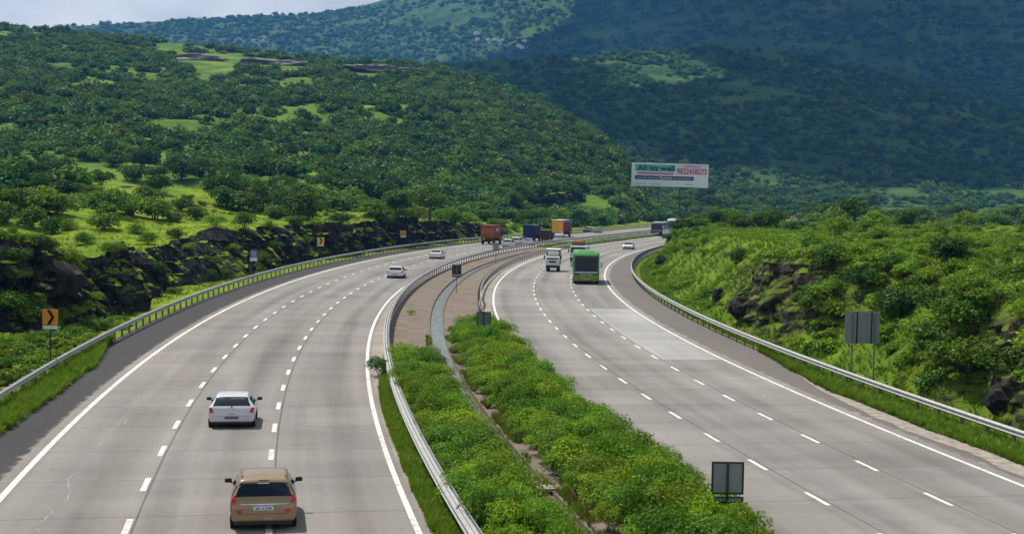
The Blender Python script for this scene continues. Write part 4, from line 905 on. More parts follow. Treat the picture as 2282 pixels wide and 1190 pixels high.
def bt(txt, x0, x1, y1, hgt, mat, lay=2, bold=.0):
    o = link('lettering', text_mesh(txt, bh * hgt, mat, bw * (x1 - x0), ext=.01, bold=bold), p); o.location = (bw * x0, -.03 * lay - .02, B0 + bh * (1 - y1))
bt('All izz well', .07, .555, .325, .31, BB_K, bold=.09); bt('CONTACT', .68, .90, .155, .13, BB_R, bold=.03); bt('9822438273', .59, .975, .435, .33, BB_R, bold=.07)
bt('Business', .37, .53, .665, .13, BBW, bold=.02)
m = MB()
for a, b in ((.07, .13), (.14, .20), (.21, .27), (.28, .355), (.545, .59), (.60, .66), (.67, .78)): m.box(bw * a, bw * b, -.10, -.065, B0 + bh * .335, B0 + bh * .385)
m.build('small_print', BB_L, p); m = MB()
for a, b, y in ((.05, .12, .90), (.13, .20, .90), (.25, .39, .91), (.31, .33, .82), (.69, .81, .88), (.09, .30, .44), (.33, .50, .44)): m.box(bw * a, bw * b, -.10, -.065, B0 + bh * (1 - y) - .12, B0 + bh * (1 - y) + .14)
m.build('small_print', BB_L, p)

# ------------------------------------------------------------------ rocks, houses far off
ROCK = land_material('bare_rock', (0.06, 0.09, 0.015), (0.09, 0.12, 0.02), (0.012, 0.012, 0.013), (0.05, 0.047, 0.045), 0.8, 1.0)
SLAB = plain('weathered_slab_rock', (0.21, 0.175, 0.17), 0.95, var=.5, scale=.12)
def rock_mesh(seed, mat, sub=3, rough=.35):
    bm = bmesh.new(); bmesh.ops.create_icosphere(bm, subdivisions=sub, radius=1); v = np.array([q.co for q in bm.verts])
    k = 1 + rough * 2 * (fbm(v[:, 0] * 1.3 + 9, v[:, 1] * 1.3, v[:, 2] * 1.3, seed=seed) - .5) + .25 * (cell(v[:, 0] * 2 + 5, v[:, 1] * 2, v[:, 2] * 2, seed=seed) - .5)
    f = [[q.index for q in g.verts] for g in bm.faces]; bm.free(); return np_mesh('boulder', v * k[:, None], np.array(f), mat)
RK = [rock_mesh(900 + k, ROCK) for k in range(4)]; rg = random.Random(5)
for px, py, w, h, lb in [(95, 668, 70, .55, 'dark rounded boulder among the bushes above the nearest chevron sign'), (120, 632, 130, .7, 'big mossy dark boulder below the grassy ledge at the left end of the cutting'), (165, 800, 46, .5, 'small dark rock low behind the left guardrail'),
        (1480, 700 - 40, 22, .7, 'small grey rock behind the right guardrail at the near side of the bend'), (1735, 770, 26, .6, 'small grey rock at the foot of the right slope near the two-post sign'), (1600, 668, 24, 2.0, 'narrow leaning grey stone slab behind the right guardrail'), (1655, 700, 60, .9, 'dark angular rock in the broken rock face of the right slope'),
        (2235, 905, 80, .9, 'dark rock block at the right edge above the guardrail'), (1475, 590, 30, 1.2, 'dark rock at the far end of the right slope'), (1830, 690, 50, .7, 'brown rock left of the two-post sign on the right slope')]:
    X, Y, Z = hit(px, py, 34); r = w * Y / F / 2
    o = link('boulder', rg.choice(RK), None, (X, Y, Z + r * .1), rg.uniform(0, 6)); o.scale = (r, r, r * h); tag(o, lb, 'rock')
for px, py, w, lb in [(440, 134, 120, 'bare grey rock slab near the crest of the left hill, leftmost of the three'), (620, 146, 130, 'bare grey rock slab below the crest of the left hill, between two others'), (850, 160, 170, 'long low rock slab below the crest of the left hill, rightmost of the three')]:
    X, Y, Z = hit(px, py, 500); r = w * Y / F / 2; o = link('rock_outcrop', rock_mesh(px, SLAB, 4, .9), None, (X, Y, Z + 1.0), .2); o.scale = (r, r * .45, 2.4); tag(o, lb, 'rock')
HW = plain('house_white_wall', (0.80, 0.80, 0.78), 0.8); HR = plain('house_pale_roof', (0.72, 0.74, 0.76), 0.6)
hm = MB().box(-5, 5, -4, 4, -2, 4.2).mesh('wall', HW); hr = MB().prism([(-5.6, 4.2), (5.6, 4.2), (0, 6.4)], -4.6, 4.6).mesh('roof', HR)
for k, (px, py, s) in enumerate([(531, 95, 1.3), (565, 94, .7), (588, 88, 1.0), (586, 96, .8), (594, 101, .6), (1063, 81, 1.2), (1064, 92, .8), (1075, 88, .7), (1084, 84, .7), (1087, 94, .8), (1090, 100, .6), (1103, 94, .8), (1109, 97, 1.0), (1113, 104, .9), (1120, 94, .7), (1124, 106, .7), (1155, 106, .8), (1162, 110, .7), (1168, 96, .7), (1177, 92, .7)]):
    Ys = np.arange(1600, 3300, 4.0); z1, x1 = zat(px, py, 1.0); i = np.argmax(H + (z1 - H) * Ys <= hillD.z(x1 * Ys, Ys)); X, Y = float(x1 * Ys[i]), float(Ys[i])
    grp = 'white houses on the far hillside at the left' if px < 800 else 'white houses of the village on the far hillside'
    r = empty('village_house', (X, Y, float(hillD.z(X, Y)) + 1), rg.uniform(-.6, .6), 'tiny white house on the sunlit far hillside ' + ('above the left hill crest' if px < 800 else 'in the village near the middle'), 'house', grp, s)
    link('wall', hm, r); link('roof', hr, r)
# ------------------------------------------------------------------ vehicles
def paint_car(name, c, metal=0.0): return plain(name, c, 0.28, metal, 0.5, 0.05, 3.0, coat=0.6)
GLASS = plain('car_glass_dark', (0.008, 0.012, 0.022), 0.06, 0.0, 0.6, 0.1); TYRE = plain('tyre_rubber', (0.012, 0.012, 0.012), 0.9); RIM = plain('wheel_rim', (0.42, 0.43, 0.44), 0.4, 0.6)
TRIM = plain('black_trim', (0.014, 0.014, 0.015), 0.5); CHROME = plain('chrome_trim', (0.75, 0.76, 0.78), 0.18, 0.9); LAMP_R = plain('tail_lamp_red', (0.42, 0.012, 0.012), 0.2, 0, .5, .15, 30, .5)
LAMP_W = plain('lamp_clear', (0.72, 0.72, 0.72), 0.15, 0.2); PLATE = plain('number_plate_white', (0.72, 0.76, 0.82), 0.5); INK = plain('plate_ink', (0.03, 0.06, 0.22), 0.6); STICK = plain('window_sticker', (0.62, 0.66, 0.72), 0.6)
ZS = 0.80; YS = 0.68
class Loft:
    """a car body from cross-sections along its length; patches of it become windows and lamps"""
    def __init__(s, st, belt):
        R_ = []
        for y, zb, zt, hw, tw in st:
            zs = min(belt, zt - 0.06 * min(1, (zt - zb) / .3)); zm = zb + (zs - zb) * .55; dz = zt - zs
            R_.append([(0, zb), (hw * .84, zb), (hw * .95, zb + (zs - zb) * .12), (hw, zm), (hw * .985, zs), (tw + (hw * .985 - tw) * .10, zs + dz * .80), (tw * .86, zs + dz * .965), (0, zt)])
        s.y = np.array([q[0] for q in st], float); s.R = np.array(R_)
    @staticmethod
    def cr(P, u):
        n = len(P); i = np.clip(np.floor(u).astype(int), 0, n - 2); t = (u - i)
        p0, p1, p2, p3 = P[np.maximum(i - 1, 0)], P[i], P[i + 1], P[np.minimum(i + 2, n - 1)]
        t = t.reshape(t.shape + (1,) * (P.ndim - 1)); m1, m2 = (p2 - p0) * .5 * .6, (p3 - p1) * .5 * .6
        return (2 * t ** 3 - 3 * t ** 2 + 1) * p1 + (t ** 3 - 2 * t ** 2 + t) * m1 + (-2 * t ** 3 + 3 * t ** 2) * p2 + (t ** 3 - t ** 2) * m2
    def S(s, u, w):
        """u station index, w in [-7, 7]: |w| 0 = roof middle, 7 = under the floor; sign = side"""
        u, w = np.broadcast_arrays(np.asarray(u, float), np.asarray(w, float)); sh = u.shape; u = u.ravel(); w = w.ravel()
        P = s.cr(s.R, u); y = s.cr(s.y, u); v = 7 - np.abs(w); out = np.zeros((len(u), 2))
        i = np.clip(np.floor(v).astype(int), 0, 6); t = (v - i)[:, None]; k = np.arange(len(u))
        p0, p1, p2, p3 = P[k, np.maximum(i - 1, 0)], P[k, i], P[k, i + 1], P[k, np.minimum(i + 2, 7)]
        p3 = np.where((i + 2 > 7)[:, None], P[k, 6] * [-1, 1], p3)
        m1, m2 = (p2 - p0) * .5 * .7, (p3 - p1) * .5 * .7
        out = (2 * t ** 3 - 3 * t ** 2 + 1) * p1 + (t ** 3 - 2 * t ** 2 + t) * m1 + (-2 * t ** 3 + 3 * t ** 2) * p2 + (t ** 3 - t ** 2) * m2
        return np.stack([out[:, 0] * np.sign(w + 1e-12), y, out[:, 1]], -1).reshape(sh + (3,))
    def body(s, mat, nu=5, nw=64):
        U = np.linspace(0, len(s.y) - 1, (len(s.y) - 1) * nu + 1); W_ = np.linspace(-7, 7, nw); G = s.S(U[:, None], W_[None, :]); V = G.reshape(-1, 3); Q = grid_quads(len(U), nw)
        a = len(V); V = np.concatenate([V, [G[0].mean(0)], [G[-1].mean(0)]]); e = (len(U) - 1) * nw
        cap = [(a, j, j + 1, j + 1) for j in range(nw - 1)] + [(a + 1, e + j + 1, e + j, e + j) for j in range(nw - 1)]
        bm = bmesh.new(); vs = [bm.verts.new(p) for p in V]
        for q in Q: bm.faces.new([vs[i] for i in q])
        for q in cap: bm.faces.new([vs[i] for i in q[:3]])
        bmesh.ops.remove_doubles(bm, verts=bm.verts, dist=1e-5); bmesh.ops.recalc_face_normals(bm, faces=bm.faces); me = bpy.data.meshes.new('body'); bm.to_mesh(me); bm.free()
        for p in me.polygons: p.use_smooth = True
        me.materials.append(mat); return me
    def patch(s, name, corners, mat, off=0.008, n=(8, 14), thick=0.012):
        """corners: (u,w) x4 in order; a skin patch standing off the body, with an edge"""
        a, b, c, d = [np.array(q, float) for q in corners]; i = np.linspace(0, 1, n[0])[:, None, None]; j = np.linspace(0, 1, n[1])[None, :, None]
        UW = (a * (1 - i) + d * i) * (1 - j) + (b * (1 - i) + c * i) * j; P = s.S(UW[..., 0], UW[..., 1])
        du = s.S(UW[..., 0] + .01, UW[..., 1]) - s.S(UW[..., 0] - .01, UW[..., 1]); dw = s.S(UW[..., 0], UW[..., 1] + .01) - s.S(UW[..., 0], UW[..., 1] - .01); N = np.cross(du, dw); N /= np.linalg.norm(N, axis=-1, keepdims=True) + 1e-12
        cen = np.array([0, s.y.mean(), .75]); N *= np.sign(((P - cen) * N).sum(-1, keepdims=True) + 1e-9)
        top = (P + N * off).reshape(-1, 3); bot = (P + N * (off - thick)).reshape(-1, 3); Q = grid_quads(*n); k = len(top)
        rim = list(range(n[1])) + [r * n[1] + n[1] - 1 for r in range(1, n[0])] + [(n[0] - 1) * n[1] + q for q in range(n[1] - 2, -1, -1)] + [r * n[1] for r in range(n[0] - 2, 0, -1)]
        E_ = [(rim[q], rim[(q + 1) % len(rim)], k + rim[(q + 1) % len(rim)], k + rim[q]) for q in range(len(rim))]
        me = np_mesh(name, np.concatenate([top, bot]), np.concatenate([Q, np.array(E_)]), mat); bm = bmesh.new(); bm.from_mesh(me); bmesh.ops.recalc_face_normals(bm, faces=bm.faces)
        f0 = max(bm.faces, key=lambda f: f.calc_area())
        bm.to_mesh(me); bm.free(); return me
def wheel(root, x, y, r, w=.2, rim=RIM):
    o = empty('wheel', (x, y, r)); o.parent = root; sg = 1 if x > 0 else -1
    MB().tube((-w / 2, 0, 0), (w / 2, 0, 0), r, n=24).build('tyre', TYRE, o); MB().tube((sg * w / 2, 0, 0), (sg * (w / 2 + .012), 0, 0), r * .62, n=16).build('rim', rim, o)
def place(px, py, d=None, onc=False, back=0.0):
    """road position under a pixel of the photograph; returns X, Y, rotation"""
    X, Y = gz(px, py); s, dd = sd(X, Y); s = float(s) + back; dd = float(dd) if d is None else d
    x, y, h = road(s, dd); return float(x), float(y), -float(h) + (math.pi if onc else 0)
PROF = {  # stations from the rear: y, bottom, top, half width, half width of the roof
    'mpv': ([(0, .44, .58, .70, .60), (.015, .38, .76, .79, .70), (.05, .34, .94, .825, .74), (.10, .32, 1.06, .84, .74), (.27, .30, 1.40, .846, .655), (.36, .29, 1.56, .85, .625), (.50, .28, 1.64, .85, .61), (1.2, .26, 1.685, .85, .615), (2.3, .26, 1.67, .85, .62), (2.95, .26, 1.46, .85, .66), (3.5, .26, 1.08, .845, .72), (3.95, .28, .96, .83, .72), (4.18, .32, .80, .78, .66), (4.26, .38, .64, .68, .56), (4.28, .44, .56, .6, .5)], 1.02, 4.28, .30, (.78, 3.42)),
    'hatch': ([(0, .42, .56, .70, .60), (.015, .36, .70, .79, .70), (.05, .32, .86, .82, .72), (.12, .30, .985, .836, .72), (.36, .28, 1.22, .845, .63), (.58, .27, 1.40, .847, .585), (.75, .26, 1.46, .847, .575), (1.3, .26, 1.505, .847, .58), (2.1, .26, 1.48, .847, .58), (2.65, .26, 1.29, .847, .63), (3.15, .26, .98, .84, .70), (3.55, .28, .88, .82, .70), (3.78, .32, .72, .76, .62), (3.86, .38, .58, .66, .52), (3.88, .42, .5, .58, .46)], .94, 3.88, .29, (.68, 3.13)),
    'sedan': ([(0, .44, .58, .70, .60), (.02, .36, .78, .79, .70), (.06, .32, .95, .82, .72), (.16, .30, 1.02, .835, .72), (.62, .28, 1.05, .845, .70), (.95, .27, 1.26, .848, .62), (1.35, .26, 1.44, .848, .57), (1.9, .26, 1.48, .848, .57), (2.5, .26, 1.44, .848, .575), (3.0, .26, 1.24, .848, .63), (3.45, .26, .98, .84, .70), (4.0, .28, .88, .82, .70), (4.25, .32, .72, .76, .62), (4.34, .38, .58, .66, .52), (4.36, .42, .5, .58, .46)], .95, 4.36, .29, (.85, 3.45))}
def car(kind, px, py, mat, label, onc=False, d=None, detail=1, sc=1.0, lamp=LAMP_R, group=None, wagon=False):
    st, belt, Ln, wr, wy = PROF[kind]; X, Y, rz = place(px, py, d, onc); lf = Loft(st, belt)
    root = empty({'mpv': 'family_van', 'hatch': 'hatchback_car', 'sedan': 'sedan_car'}[kind], (X, Y, 0), rz, label, 'car', group, (sc, sc * YS, sc * ZS))
    if onc: # the pixel marks the front bumper
        root.location = (X - math.sin(-rz) * Ln * sc * YS, Y - math.cos(-rz) * Ln * sc * YS, 0)
    else:
        k = (wy[0] - .12) * sc * YS; root.location = (X - math.sin(-rz) * k, Y - math.cos(-rz) * k, 0)
    link('body', lf.body(mat), root); P = lambda nm, c, m, **k: link(nm, lf.patch(nm, c, m, **k), root)
    if kind == 'mpv':
        P('rear_window', [(3.22, -1.55), (3.22, 1.55), (4.75, 1.42), (4.75, -1.42)], GLASS, n=(8, 20)); wu = (8.35, 9.95)
        side = [(5.0, 2.15), (8.9, 2.2), (9.65, 2.75), (3.9, 2.75)]; lamps = [(1.7, 1.1), (1.7, 2.7), (3.6, 2.75), (3.35, 1.6)]
    elif kind == 'hatch':
        P('rear_window', [(3.25, -1.5), (3.25, 1.5), (4.95, 1.4), (4.95, -1.4)], GLASS, n=(8, 20)); wu = (8.3, 9.95)
        side = [(5.6, 2.15), (8.7, 2.2), (9.5, 2.75), (4.4, 2.75)]; lamps = [(1.3, 1.05), (1.3, 2.7), (3.1, 2.8), (2.9, 1.55)]
    else:
        P('rear_window', [(4.25, -1.5), (4.25, 1.5), (5.85, 1.35), (5.85, -1.35)], GLASS, n=(8, 20)); wu = (8.3, 9.95)
        side = [(6.0, 2.15), (8.7, 2.2), (9.5, 2.75), (5.2, 2.75)]; lamps = [(1.4, 1.6), (1.4, 2.75), (3.0, 2.8), (2.8, 1.8)]
    P('windshield', [(wu[0], -1.5), (wu[0], 1.5), (wu[1], 1.6), (wu[1], -1.6)], GLASS, n=(8, 20))
    for sg in (-1, 1):
        P('side_window', [(u, sg * w) for u, w in side], GLASS, n=(14, 5)); P('tail_light', [(u, sg * w) for u, w in lamps], lamp, n=(6, 6))
        n = len(st); P('headlight', [(n - 4.35, sg * 1.35), (n - 4.35, sg * 2.75), (n - 3.55, sg * 2.7), (n - 3.45, sg * 1.25)], LAMP_W, n=(5, 6))
        ym = st[9][0] + .28; MB().rbox(sg * .86 - .02, sg * .86 + .02, ym - .03, ym + .03, belt - .02, belt + .05, .01).rbox(sg * .945 - .095, sg * .945 + .095, ym - .07, ym + .05, belt, belt + .155, .045).build('mirror', TRIM, root, True)
        for yy in wy: wheel(root, sg * (.85 - .105), yy, wr)
    MB().rbox(-.74, .74, .1, Ln - .15, .17, .40, .05).build('underbody', TRIM, root)
    MB().rbox(-.55, .55, Ln - .05, Ln + .004, .46, .62, .015).build('grille', TRIM, root); MB().box(-.25, .25, Ln + .004, Ln + .018, .40, .50).build('number_plate', PLATE, root)
    zp = {'mpv': .70, 'hatch': .45, 'sedan': .72}[kind]; yp = {'mpv': -.018, 'hatch': -.02, 'sedan': -.03}[kind]
    pl = MB().box(-.25, .25, yp - .012, yp + .03, zp, zp + .115).build('number_plate', PLATE if kind != 'hatch' else plain('plate_painted_shade', (.2, .2, .21), .5), root)  # hatch plate: shade mixed into a greyer copy of the plate colour
    if detail > 1:
        o = link('lettering', text_mesh('MH 14 4198', .085, INK, .40, bold=.003), pl); o.location = (-.2, yp - .02, zp + .025)
    if kind == 'mpv':
        MB().rbox(-.34, .34, -.015, .05, .86, .90, .008).rbox(-.60, -.30, 0.0, .05, .868, .895, .008).rbox(.30, .60, 0.0, .05, .868, .895, .008).build('chrome_strip', CHROME, root)
        MB().box(-.22, .22, -.012, .035, .832, .858).build('plate_lamp_strip', plain('strip_pale_blue', (.30, .48, .66), .5), root)
        MB().box(-.62, .62, -.002, .03, .565, .578).build('tailgate_gap', TRIM, root)
        for sg in (-1, 1):
            P('reflector', [(.75, sg * .9), (.75, sg * 2.3), (.15, sg * 2.3), (.2, sg * 1.0)], LAMP_R, n=(4, 5)); MB().rbox(sg * .56 - .018, sg * .56 + .018, .62, 2.5, 1.655, 1.70, .012).build('roof_rail', mat, root)
        MB().rbox(-.13, .13, .37, .44, 1.575, 1.60, .01).build('brake_light', plain('brake_lamp_dark', (.10, .012, .012), .3), root)
        m = MB(); [m.box(a, b, .21 + k, .235 + k, z0, z1) for a, b, k, z0, z1 in ((.28, .45, -.055, 1.12, 1.15),)]; m.build('window_sticker', STICK, root)
        for c in ([(4.35, -1.25), (4.35, -1.12), (4.05, -1.38), (4.0, -1.45)], [(4.62, -.30), (4.62, .30), (4.50, .26), (4.50, -.26)], [(4.45, 1.2), (4.45, 1.28), (4.2, 1.34), (4.2, 1.26)]): P('window_sticker', c, STICK, off=.014, n=(3, 4))
    if kind == 'hatch' and detail > 1:
        MB().rbox(-.012, .012, .14, .18, .98, 1.16, .006).rbox(-.03, .03, .10, .16, .955, 1.0, .01).build('rear_wiper', TRIM, root); MB().tube((0, .03, .84), (0, .045, .84), .05, n=14).build('badge', CHROME, root)
        for c in ([(4.7, -.1), (4.7, .85), (4.45, .8), (4.45, -.1)], [(4.7, -1.0), (4.7, -.5), (4.5, -.5), (4.5, -1.05)]): P('window_painted_reflection', c, plain('glass_tint', (.10, .13, .15), .2), off=.013, n=(3, 5))  # paler patches: reflections in the rear glass, put in as colour
        MB().box(-.12, .12, .008, .03, .665, .685).build('boot_handle', TRIM, root)
    if kind == 'hatch': MB().box(-.66, .66, -.004, .03, .575, .585).build('tailgate_gap', TRIM, root)
    return root
WHITE = paint_car('car_white_paint', (0.70, 0.715, 0.735)); GOLD = paint_car('car_gold_brown_paint', (0.27, 0.195, 0.095), 0.0); SILV = paint_car('car_silver_paint', (0.42, 0.44, 0.46), 0.3); DKG = paint_car('car_dark_paint', (0.10, 0.11, 0.13), 0.2); GREY_G = paint_car('car_grey_green_paint', (0.16, 0.20, 0.18))
car('mpv', 587, 1174, GOLD, 'gold brown family van seen from behind, the nearest vehicle on the left carriageway', detail=2)
car('hatch', 517, 951, paint_car('car_silver_white_paint', (0.60, 0.62, 0.65)), 'silvery white hatchback with red tail lights just ahead of the gold brown van', detail=2)
car('hatch', 881, 620, WHITE, 'white hatchback with dark tail lights close to the inner line of the left carriageway', lamp=plain('tail_lamp_dark', (.05, .02, .03), .3))
car('sedan', 971, 577, WHITE, 'white sedan in the middle lane between the white hatchback and the orange container truck')
car('mpv', 1131, 551, WHITE, 'white estate van close to the median guardrail, right of the orange container truck')
car('mpv', 1149, 546, WHITE, 'white estate van just ahead of another white van, half hidden by it')
car('hatch', 1176, 547, paint_car('car_pale_blue_paint', (.50, .57, .64)), 'pale blue grey small car below the dark blue truck, half behind the median guardrail')
car('sedan', 1245, 530, WHITE, 'white sedan below the rear of the yellow container truck')
car('sedan', 1308, 518, DKG, 'dark sedan with a pale roof on the far left carriageway beyond the trucks')
car('sedan', 1330, 519.5, GREY_G, 'grey green car right of the dark sedan beside the far median')
car('sedan', 1398, 556, WHITE, 'white sedan coming towards the camera at the far bend of the right carriageway', onc=True)
car('sedan', 1517, 502.5, WHITE, 'white car half hidden behind the tip of the right embankment', onc=True)

def lorry(name, label, px, py, onc=False, d=None, cat='truck', cabm=None, L_=7.0, W_=2.4, z0=1.1, z1=3.4, cab=True, cabL=1.9, cabH=2.6, boxm=None, fl=None, sc=1.0):
    X, Y, rz = place(px, py, d, onc); Lt = L_ + (cabL + .25 if cab else 0); root = empty(name, (X, Y, 0), rz, label, cat, None, (sc, sc * .8, sc * .94))
    if onc: root.location = (X - math.sin(-rz) * Lt * sc * .8, Y - math.cos(-rz) * Lt * sc * .8, 0)
    w = W_ / 2; MB().box(-.42, .42, .1, Lt - .3, .55, z0 - .005).box(-w * .9, w * .9, .05, .16, .5, .72).build('chassis', TRIM, root)
    b = MB().rbox(-w, w, 0, L_, z0, z1, .04, seg=2).build('cargo_box', boxm, root)
    r = .48 if W_ > 2.2 else .34
    for sg in (-1, 1):
        for yy in ([.75, 1.95] if L_ > 5.5 else [.9]) + [Lt - 1.2]: wheel(root, sg * (w - .22), yy, r, .32)
        MB().box(sg * w * .8 - .1, sg * w * .8 + .1, .0, .05, .74, .9).build('tail_light', LAMP_R, root)
    if cab:
        cw = w * .96; c = MB().prism([(L_ + .25, .7), (Lt, .7), (Lt, 1.45), (Lt - .28, cabH), (L_ + .25, cabH + .06)], -cw, cw, 'x').build('cab', cabm, root)
        wz0, wz1 = 1.5, cabH - .12; f = lambda z: Lt - .28 * (z - 1.45) / (cabH - 1.45)
        MB().add([(-cw * .9, f(wz0) + .006, wz0), (cw * .9, f(wz0) + .006, wz0), (cw * .86, f(wz1) + .006, wz1), (-cw * .86, f(wz1) + .006, wz1), (-cw * .9, f(wz0) - .02, wz0), (cw * .9, f(wz0) - .02, wz0), (cw * .86, f(wz1) - .02, wz1), (-cw * .86, f(wz1) - .02, wz1)], [(0, 1, 2, 3), (7, 6, 5, 4), (0, 4, 5, 1), (1, 5, 6, 2), (2, 6, 7, 3), (3, 7, 4, 0)]).build('windshield', GLASS, root)
        for sg in (-1, 1):
            MB().box(sg * cw - .012, sg * cw + .012, L_ + .75, Lt - .35, 1.5, cabH - .2).build('side_window', GLASS, root); MB().rbox(sg * (cw + .18) - .07, sg * (cw + .18) + .07, Lt - .3, Lt - .2, 1.5, 2.0, .03).build('mirror', TRIM, root)
            MB().rbox(sg * cw * .75 - .14, sg * cw * .75 + .14, Lt - .02, Lt + .02, .95, 1.1, .01).build('headlight', LAMP_W, root)
        MB().box(-cw * .5, cw * .5, Lt - .01, Lt + .012, 1.12, 1.34).build('grille', TRIM, root); MB().rbox(-cw, cw, Lt - .05, Lt + .08, .5, .78, .04).build('bumper', TRIM, root)
    if fl: fl(root, b, w, L_, z0, z1, Lt)
    return root
CT_BR = plain('container_red_brown', (0.25, 0.075, 0.035), 0.7, var=.2, scale=1.5); CT_YS = plain('container_ochre', (0.42, 0.24, 0.02), 0.7); TARP = plain('tarpaulin_navy', (0.012, 0.022, 0.10), 0.7, var=.3, scale=1.2); CT_Y = plain('container_yellow', (0.72, 0.38, 0.03), 0.7, var=.12, scale=1); CT_R = plain('container_dull_red', (0.22, 0.06, 0.05), 0.7)
BR_D = plain('cargo_dark_brown', (0.055, 0.030, 0.028), 0.8, var=.3); LIL = plain('logo_lilac', (0.45, 0.26, 0.36), 0.6)
def ribs(root, b, w, L_, z0, z1, n, mat):
    m = MB(); [m.box(sg * w - .03, sg * w + .03, a - .05, a + .05, z0 + .1, z1 - .1) for sg in (-1, 1) for a in np.linspace(.15, L_ - .15, n)]; m.build('ribs', mat, b)
def fl_orange(root, b, w, L_, z0, z1, Lt):
    ribs(root, b, w, L_, z0, z1, 12, CT_BR); m = MB(); [m.box(a, a + .13, -.02, -.002, z0 + .75, z1 - .55) for a in np.linspace(-.95, .85, 7)]; m.build('yellow_lettering', CT_YS, b)
    MB().box(w + .031, w + .05, 1.0, 3.6, z0 + 1.25, z0 + 1.85).build('logo', LIL, b); MB().box(-.012, .012, -.03, -.002, z0 + .1, z1 - .1).box(-.5, -.47, -.03, -.002, z0 + .1, z1 - .1).box(.5, .53, -.03, -.021, z0 + .1, z1 - .1).build('door_bars', CT_BR, b)
lorry('container_truck', 'orange brown container truck seen from behind on the left carriageway', 1086, 545, cabm=CT_BR, L_=5.0, W_=2.45, z0=1.15, z1=3.55, boxm=CT_BR, fl=fl_orange)
def fl_blue(root, b, w, L_, z0, z1, Lt):
    m = MB(); [m.tube((-w, a, z1), (w, a, z1 + .02), .06, n=6) for a in np.linspace(.1, L_ - .1, 6)]; m.build('tarpaulin_ropes', TARP, b)
    MB().prism([(-w, z1), (w, z1), (w * .8, z1 + .18), (-w * .8, z1 + .18)], .0, L_).build('tarpaulin_top', plain('tarpaulin_top_grey', (.08, .11, .15), .8), b)
lorry('covered_truck', 'dark blue tarpaulin covered truck between the orange and the yellow container trucks', 1178, 538.5, cabm=TARP, L_=4.2, W_=2.3, z0=1.0, z1=3.15, boxm=TARP, fl=fl_blue)
lorry('small_truck', 'small dark brown box truck left below the yellow container truck', 1213, 539.5, cabm=BR_D, L_=3.2, W_=1.6, z0=.75, z1=2.3, boxm=BR_D, cabL=1.4, cabH=1.85)
def fl_yellow(root, b, w, L_, z0, z1, Lt):
    ribs(root, b, w, L_, z0, z1, 16, CT_R); MB().box(-w + .03, w - .03, -.02, -.001, z0 + .05, z1 - .04).build('rear_doors', CT_Y, b); MB().box(w + .031, w + .05, .2, L_ - .2, z1 - .5, z1 - .08).build('blue_band', BLUE_S, b)
    MB().rbox(-w + .02, w - .02, .02, L_ - .02, z1 + .001, z1 + .10, .03).build('roof_sheet', plain('roof_sheet_white', (.72, .76, .80), .5), b); MB().box(-w * .9, w * .9, -.03, .02, z0 - .2, z0 - .02).build('bumper_bar', WHITE_S, b)
lorry('container_truck', 'yellow backed container truck with dull red side and white roof on the far left carriageway', 1242, 529, cabm=CT_R, L_=6.4, W_=2.5, z0=1.2, z1=3.75, boxm=CT_R, fl=fl_yellow)
CAB_G = plain('cab_light_grey', (0.55, 0.56, 0.57), 0.4, coat=.3); BOX_G = plain('truck_box_grey', (0.16, 0.16, 0.165), 0.6)
def fl_mini(root, b, w, L_, z0, z1, Lt):
    MB().rbox(-w * 1.04, w * 1.04, -.05, L_ + .35, z1 + .001, z1 + .09, .03).build('roof_lip', WHITE_S, b); MB().box(-w * .78, w * .78, L_ + .002, L_ + .03, z1 - .66, z1 - .12).build('front_panel', WHITE_S, b)
lorry('mini_truck', 'small white and grey box truck in the lane left of the green bus', 1231, 606, onc=True, cabm=CAB_G, L_=2.7, W_=1.6, z0=.75, z1=2.62, boxm=BOX_G, cabL=1.35, cabH=1.82, fl=fl_mini)
CAB_B = plain('cab_pale_blue', (0.50, 0.62, 0.70), 0.4, coat=.3); SACK = plain('load_rusty_brown', (0.22, 0.075, 0.03), 0.9, var=.4)
def fl_load(root, b, w, L_, z0, z1, Lt): MB().rbox(-w * .5, w * .9, 1.0, L_, z1 + .001, z1 + .7, .2).build('load', SACK, b)
lorry('loaded_truck', 'pale blue truck with a rusty brown load, half hidden behind the green bus', 1288, 588, onc=True, cabm=CAB_B, L_=5.0, W_=2.2, z0=1.0, z1=2.3, boxm=CAB_B, cabH=2.35, fl=fl_load)

